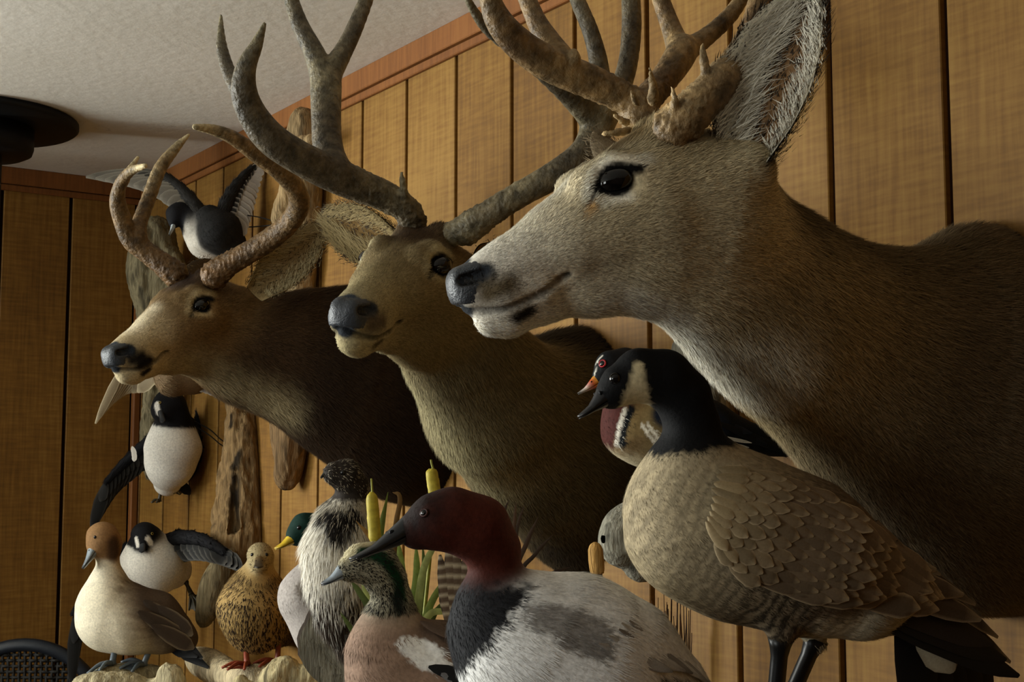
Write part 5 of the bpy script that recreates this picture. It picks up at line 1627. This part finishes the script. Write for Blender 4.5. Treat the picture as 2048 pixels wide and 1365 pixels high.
bill(duck, P(349, 450, TZ - .025), P(338, 471, TZ - .04), UP * .3 - RIGHT, .008, .009, .008, .003, [G('#aab4b8'), G('#c9d2d4'), G('#20211f')], conc=.05, label='pale blue bill with black tip')
wing(duck, [(408, 440, TZ - .02), (385, 405, TZ), (355, 372, TZ + .03), (318, 345, TZ + .05)], [(388, 462, TZ - .04), (350, 420, TZ - .02), (285, 375, TZ + .02), (172, 354, TZ + .06)], 14, [14, 14, 11, 8], G('#6d675c'), G('#8a8476'), .048, BACK + UP * .3, G('#24221f'), covert=G('#35322c'))
wing(duck, [(446, 428, TZ - .02), (458, 398, TZ), (478, 366, TZ + .03), (502, 338, TZ + .05)], [(492, 470, TZ - .03), (506, 425, TZ), (516, 388, TZ + .03), (532, 334, TZ + .05)], 12, [15, 14, 11, 7], G('#a39d94'), G('#b9b3a8'), .04, BACK + UP * .2, G('#1f1e1d'), covert=G('#2c2a27'))
a_ = P(414, 534, TZ); bird_leg(duck, P(413, 508, TZ), a_, toes_at(a_, BACK * .4 - RIGHT, .03), .005, G('#4a4a42'))
a_ = P(472, 534, TZ); bird_leg(duck, P(462, 508, TZ), a_, toes_at(a_, BACK * .4 - RIGHT, .03), .005, G('#4a4a42'))
wire(duck, [(488, 430, TZ), (520, 435, TZ - .05), (552, 443, TZ - .12), (600, 446, 3.36)], 94)
wire(duck, [(488, 455, TZ), (520, 453, TZ - .05), (552, 450, TZ - .12), (600, 452, 3.36)], 94)

# hidden one: its striped wing tip shows below the brown deer's nose
HZ = 3.5
duck = thing('duck', P(330, 800, HZ), 'mostly hidden bird with a pale striped wing tip below the brown deer nose', 'bird')
S = Sculpt(.005, sharp=.006)
S.chain([(330, 745, HZ, 20), (345, 755, HZ, 36), (385, 745, HZ + .02, 42), (420, 730, HZ + .04, 30)], G('#6b563c'), k=.02)
S.build(); body = S.obj('body', M_PLUMAGE, duck)
plume(S, 1500, .014, .003, lift=.15, tipcol=G('#a58d66'), tipmix=.3, seed=75, parent=body, shape='hair')
wing(duck, [(325, 735, HZ), (300, 725, HZ + .02), (275, 722, HZ + .02), (250, 726, HZ)], [(275, 785, HZ + .03), (245, 790, HZ + .04), (216, 815, HZ + .03), (191, 848, HZ)], 11, [4, 3, 3, 2], G('#8f8065'), G('#cbbd9c'), .030, BACK, G('#6f5f45'), coverts=False)
wing(duck, [(390, 740, HZ), (410, 752, HZ), (425, 760, HZ)], [(395, 782, HZ), (420, 790, HZ), (442, 800, HZ)], 6, [10, 9, 6], G('#7a7068'), G('#a59b8d'), .03, BACK, G('#5b4c38'))

# ---- the grey slab with its bark edge
slab = thing('wood_slab', P(660, 1500, 2.36), 'grey cut wood slab with dark bark edge leaning beside the shaggy white grouse', 'wood slab')
out = along([(640, 1195), (618, 1228), (600, 1258), (592, 1290), (600, 1325), (618, 1352), (650, 1385), (690, 1470), (740, 1520), (760, 1440), (750, 1330), (720, 1240), (680, 1195), (640, 1195)], 48)[:-1]
rr = np.random.default_rng(3)
parts = []
n_ = len(out)
F_ = np.array([P(x, y, 2.34) for x, y in out]); cen = F_.mean(0)
ring = [F_ + (cen - F_) * .05 - FWD * .0, F_ + (F_ - cen) * rr.uniform(-.02, .05, (n_, 1)) + FWD * .012, F_ + (F_ - cen) * rr.uniform(-.02, .05, (n_, 1)) + FWD * .06, F_ + FWD * .08]
face = np.vstack([ring[0]] + [cen + (ring[0] - cen) * k + FWD * .002 * rr.normal(size=(n_, 1)) for k in (.8, .55, .3)] + [cen[None]])
i, j = np.meshgrid(np.arange(3), np.arange(n_), indexing='ij'); j2 = (j + 1) % n_
Q = np.stack([i * n_ + j, i * n_ + j2, (i + 1) * n_ + j2, (i + 1) * n_ + j], -1).reshape(-1, 4)
T = np.stack([3 * n_ + np.arange(n_), 3 * n_ + (np.arange(n_) + 1) % n_, np.full(n_, 4 * n_)], 1)
cf = G('#7f7a6a') * (1 + .18 * noise3(face, 60, 4)[:, None])
mesh_np('cut_face', face, [Q[:, ::-1], T[:, ::-1]], M_DRIFT, slab, cf)
bk_ = np.vstack(ring); i, j = np.meshgrid(np.arange(3), np.arange(n_), indexing='ij'); j2 = (j + 1) % n_
Q = np.stack([i * n_ + j, i * n_ + j2, (i + 1) * n_ + j2, (i + 1) * n_ + j], -1).reshape(-1, 4)
mesh_np('bark', bk_, [Q, np.arange(3 * n_, 4 * n_)[None]], M_DRIFT, slab, np.broadcast_to(G('#2b2118'), bk_.shape))
pedestal(680, 1490, 2.38, .06, 76, 'driftwood stump holding up the grey wood slab')

# ------------------------------------------------------------------ cattails and reeds
plant = thing('cattail_plant', P(815, 1400, 1.86), 'artificial cattail plant with two yellow spikes and green blades among the ducks', 'plant')


def blade(parent, pts, w, col, Z, name='blade', face=None):
    q = catmull([P(a, b, Z + (c if len(p) > 2 else 0)) for p in pts for a, b, c in [(*p, 0)[:3]]], 6)
    n = len(q); t = nrm(np.gradient(q, axis=0)); sd = nrm(np.cross(t, BACK if face is None else face))
    u = np.linspace(0, 1, n)
    ww = w * Z / FPX * np.interp(u, [0, .3, .8, 1], [.7, 1, .7, .06])
    mid = q + np.cross(sd, t) * (ww * .3)[:, None]
    V = np.stack([q - sd * ww[:, None], mid, q + sd * ww[:, None]], 1).reshape(-1, 3)
    i, j = np.meshgrid(np.arange(n - 1), np.arange(2), indexing='ij')
    Q = np.stack([i * 3 + j, i * 3 + j + 1, (i + 1) * 3 + j + 1, (i + 1) * 3 + j], -1).reshape(-1, 4)
    C = np.repeat(col * np.interp(u, [0, 1], [.85, 1.15])[:, None], 3, 0)
    return mesh_np(name, V, Q, M_PLANT, parent, C)


for hx, hy0, hy1, bx, tipy, Z in ((747, 985, 1088, 790, 958, 1.92), (866, 938, 990, 830, 920, 1.88)):
    q = catmull([P(bx, 1400, 1.86), P((bx + hx) / 2, 1240, Z), P(hx + 4, hy1, Z), P(hx - 4, tipy, Z)], 8)
    V, F = tube_np(q, np.linspace(.0035, .0014, len(q)), 7); mesh_np('stem', V, F, M_PLANT, plant, np.broadcast_to(G('#8f8f3a'), V.shape))
    q = catmull([P(hx + 4, hy1, Z), P(hx, (hy0 + hy1) / 2, Z), P(hx - 4, hy0, Z)], 8); u = np.linspace(0, 1, len(q))
    V, F = tube_np(q, 13 * Z / FPX * np.interp(u, [0, .06, .12, .85, .95, 1], [.4, .85, 1, .95, .75, .3]), 14)
    V = V + .0006 * noise3(V, 2000, 3)[:, None] * nrm(V - q.mean(0))
    h_ = mesh_np('cattail_head', V, F, M_PLANT, plant, np.broadcast_to(G('#b3a136'), V.shape)); h_['label'] = 'yellow cattail spike'
gr, gd, gy, gb = G('#6c7a34'), G('#4d5a28'), G('#9aa05a'), G('#7a5a2c')
for pts, w, c, dz in [([(815, 1400), (812, 1230), (803, 1150), (797, 1080)], 12, gr, 0), ([(818, 1400), (825, 1230), (833, 1150), (832, 1085)], 9, gr, .03), ([(815, 1400), (835, 1220), (850, 1130), (882, 1075)], 9, gy * .8, .01),
                      ([(818, 1400), (850, 1240), (890, 1165), (946, 1125)], 8, gr, -.02), ([(818, 1400), (850, 1245), (890, 1222), (940, 1210)], 8, gy, -.03), ([(818, 1400), (860, 1250), (880, 1215), (905, 1195)], 7, gd, -.01),
                      ([(800, 1400), (745, 1235), (722, 1190), (700, 1160)], 8, gd, -.1), ([(800, 1400), (748, 1225), (735, 1190), (722, 1160)], 9, gy, -.08), ([(805, 1400), (770, 1150), (760, 1080), (776, 985)], 9, gr * .9, .08),
                      ([(800, 1400), (775, 1200), (752, 1095), (712, 1042)], 8, gb, .06), ([(812, 1400), (842, 1230), (848, 1150), (845, 1085)], 6, gd, .04), ([(810, 1400), (790, 1100), (800, 1000), (785, 985)], 6, gb * .8, .1),
                      ([(790, 1400), (720, 1290), (700, 1255), (680, 1225)], 6, gd, -.02)]:
    blade(plant, pts, w, c, 1.86 + dz)
pedestal(815, 1420, 1.90, .03, 78, 'driftwood stump that the cattail plant is stuck in')

reed = thing('dried_reeds', P(1010, 1420, 1.80), 'dark dried reeds and barred plumes behind the chestnut-headed duck', 'reeds')
for pts, w, c in [([(1010, 1400), (1030, 1160), (1052, 1090), (1076, 1035)], 6, '#3d2c1e'), ([(1015, 1400), (1035, 1170), (1070, 1110), (1106, 1070)], 5, '#352619'), ([(1005, 1400), (1022, 1150), (1028, 1060), (1032, 1005)], 5, '#4a3422'),
                  ([(1012, 1400), (1030, 1120), (1036, 1050), (1050, 1010)], 4, '#3d2c1e'), ([(1010, 1400), (1050, 1190), (1100, 1150), (1140, 1135)], 5, '#33241a'), ([(1000, 1400), (1005, 1100), (1008, 1030), (1018, 1000)], 4, '#3d2c1e')]:
    blade(reed, pts, w, G(c), 1.80)
for a, b in [((905, 1260), (897, 1080)), ((915, 1260), (912, 1082)), ((925, 1250), (935, 1090)), ((900, 1265), (880, 1110)), ((930, 1255), (946, 1110))]:
    q = along([(*a,), ((a[0] + b[0]) / 2 + 3, (a[1] + b[1]) / 2), (*b,)], 12)
    w_ = np.array([P(x, y, 1.80) for x, y in q])
    o = feather(reed, w_[0], w_[-1], BACK, .018, G('#5d4a38'), G('#2b2119'), edge=.3, nu=26, blunt=.3)
    ca = o.data.color_attributes['Col']; buf = np.empty(len(ca.data) * 4, np.float32); ca.data.foreach_get('color', buf); buf = buf.reshape(-1, 5, 4)
    buf[::3, :, :3] = G('#a89a80'); ca.data.foreach_set('color', buf.ravel())
pedestal(1000, 1425, 1.81, .035, 79, 'driftwood stump that the dark reeds are stuck in')

grass = thing('dried_grass', np.append(P(1345, 1400, 2.16)[:2], BZ), 'bundle of thin dark dried grass stems against the wall behind the white-bodied duck', 'dried grass'); grass['kind'] = 'thing'
rr = np.random.default_rng(17)
for k in range(34):
    x0 = rr.uniform(1312, 1388); top_ = rr.uniform(1165, 1290); dx = rr.normal() * 6
    b0 = P(x0, 1400, 2.16 + rr.uniform(-.02, .03)); b0 = np.array([b0[0], b0[1], BZ + .002])
    q = catmull([b0, P(x0 + dx * .4, 1400, 2.16), P(x0 + dx, top_, 2.17)], 5)
    V, F = tube_np(q, np.linspace(.0016, .0006, len(q)), 5)
    mesh_np('stem', V, F, M_PLANT, grass, np.broadcast_to(G('#4a3018') * rr.uniform(.5, 1.3), V.shape))

# ------------------------------------------------------------------ cork-topped tube
tube = thing('cork_topped_tube', P(1200, 1400, 1.75), 'grey metal tube with rounded tan cork top behind the white-bodied duck', 'tube')
q = catmull([P(1200, 1400, 1.75), P(1200, 1250, 1.75), P(1196, 1146, 1.75)], 6)
V, F = tube_np(q, np.interp(np.linspace(0, 1, len(q)), [0, .85, .9, 1], [.0062, .0058, .0062, .0052]), 14)
mesh_np('metal_tube', V, F, mat_plain('grey_metal', G('#777a7c'), .35, .5, .7), tube)
q = catmull([P(1195, 1148, 1.75), P(1192, 1115, 1.75), P(1190, 1085, 1.75)], 8); u = np.linspace(0, 1, len(q))
V, F = tube_np(q, np.interp(u, [0, .1, .4, .75, .92, 1], [.008, .0092, .0098, .0092, .0068, .002]), 16)
mesh_np('cork_top', V, F, M_DRIFT, tube, np.broadcast_to(G('#b98f52'), V.shape))
pedestal(1200, 1415, 1.77, .045, 80, 'driftwood stump holding the cork-topped tube')

# ------------------------------------------------------------------ stove pipe flange on the ceiling
fc_ = ray(-45, 236); fp = CAM + fc_ * ((CEIL_Z - CAM[2]) / fc_[2])
pipe = thing('stove_pipe', (fp[0], fp[1], 0), 'black stove pipe with wide round flange under the pale ceiling', 'stove pipe')


def lathe(name, prof, c, mat, parent, n=48):
    prof = np.array(prof, float); a = np.linspace(0, 2 * np.pi, n, endpoint=False)
    V = np.stack([c[0] + prof[:, None, 0] * np.cos(a), c[1] + prof[:, None, 0] * np.sin(a), np.repeat(prof[:, 1:2], n, 1)], -1).reshape(-1, 3)
    m = len(prof); i, j = np.meshgrid(np.arange(m - 1), np.arange(n), indexing='ij'); j2 = (j + 1) % n
    Q = np.stack([i * n + j, i * n + j2, (i + 1) * n + j2, (i + 1) * n + j], -1).reshape(-1, 4)
    return mesh_np(name, V, Q, mat, parent)


lathe('ceiling_flange', [(.001, CEIL_Z), (.244, CEIL_Z), (.250, CEIL_Z - .004), (.250, CEIL_Z - .016), (.244, CEIL_Z - .021), (.14, CEIL_Z - .024), (.001, CEIL_Z - .024)], fp, M_BLACK, pipe)
lathe('collar', [(.001, CEIL_Z - .02), (.140, CEIL_Z - .02), (.140, CEIL_Z - .075), (.136, CEIL_Z - .088), (.120, CEIL_Z - .096), (.001, CEIL_Z - .096)], fp, M_BLACK, pipe)
lathe('pipe', [(.063, CEIL_Z - .09), (.063, 0)], fp, M_BLACK, pipe, 24)

# ------------------------------------------------------------------ round woven basket tray at the lower left
bas = thing('woven_tray', P(45, 1458 + 178, 3.85), 'round black woven tray with thick smooth rim standing in the corner', 'tray')
bc = P(45, 1458, 3.85); bn = nrm(BACK * np.array([1, 1, 0])); bu = np.array([0, 0, 1.]); bu = nrm(bu - (bu @ bn) * bn); bs = np.cross(bu, bn)
R0 = 178 * 3.85 / FPX; a = np.linspace(0, 2 * np.pi, 64, endpoint=False)
ring = [(R0, 0), (R0 - .004, .012), (R0 - .022, .018), (R0 - .034, .010), (R0 - .036, -.006), (R0 - .02, -.02), (R0 - .004, -.014)]
V = np.stack([bc + (np.cos(a)[:, None] * bs + np.sin(a)[:, None] * bu) * r_ + bn * d_ for r_, d_ in ring], 1).reshape(-1, 3)
i, j = np.meshgrid(np.arange(64), np.arange(7), indexing='ij'); i2, j2 = (i + 1) % 64, (j + 1) % 7
mesh_np('rim', V, np.stack([i * 7 + j, i2 * 7 + j, i2 * 7 + j2, i * 7 + j2], -1).reshape(-1, 4), mat_plain('dark_rim', G('#1c2129'), .45, .4), bas)
M_WEAVE = mat_plain('dark_weave', G('#191713'), .6, .3)
Ri = R0 - .03
for k in range(-13, 14):
    x = k * Ri / 14
    hgt = math.sqrt(max(Ri ** 2 - x ** 2, 0))
    for d_, e_, s_ in ((bs, bu, 1), (bu, bs, -1)):
        m = 30; tt = np.linspace(-hgt, hgt, m)
        q = bc + d_ * x + e_ * tt[:, None] + bn * (.0035 * s_ * np.sin(tt / (Ri / 14) * np.pi + k * np.pi))[:, None]
        V, F = tube_np(q, .0048, 5, .5, bn); mesh_np('weave_strip', V, F, M_WEAVE, bas)
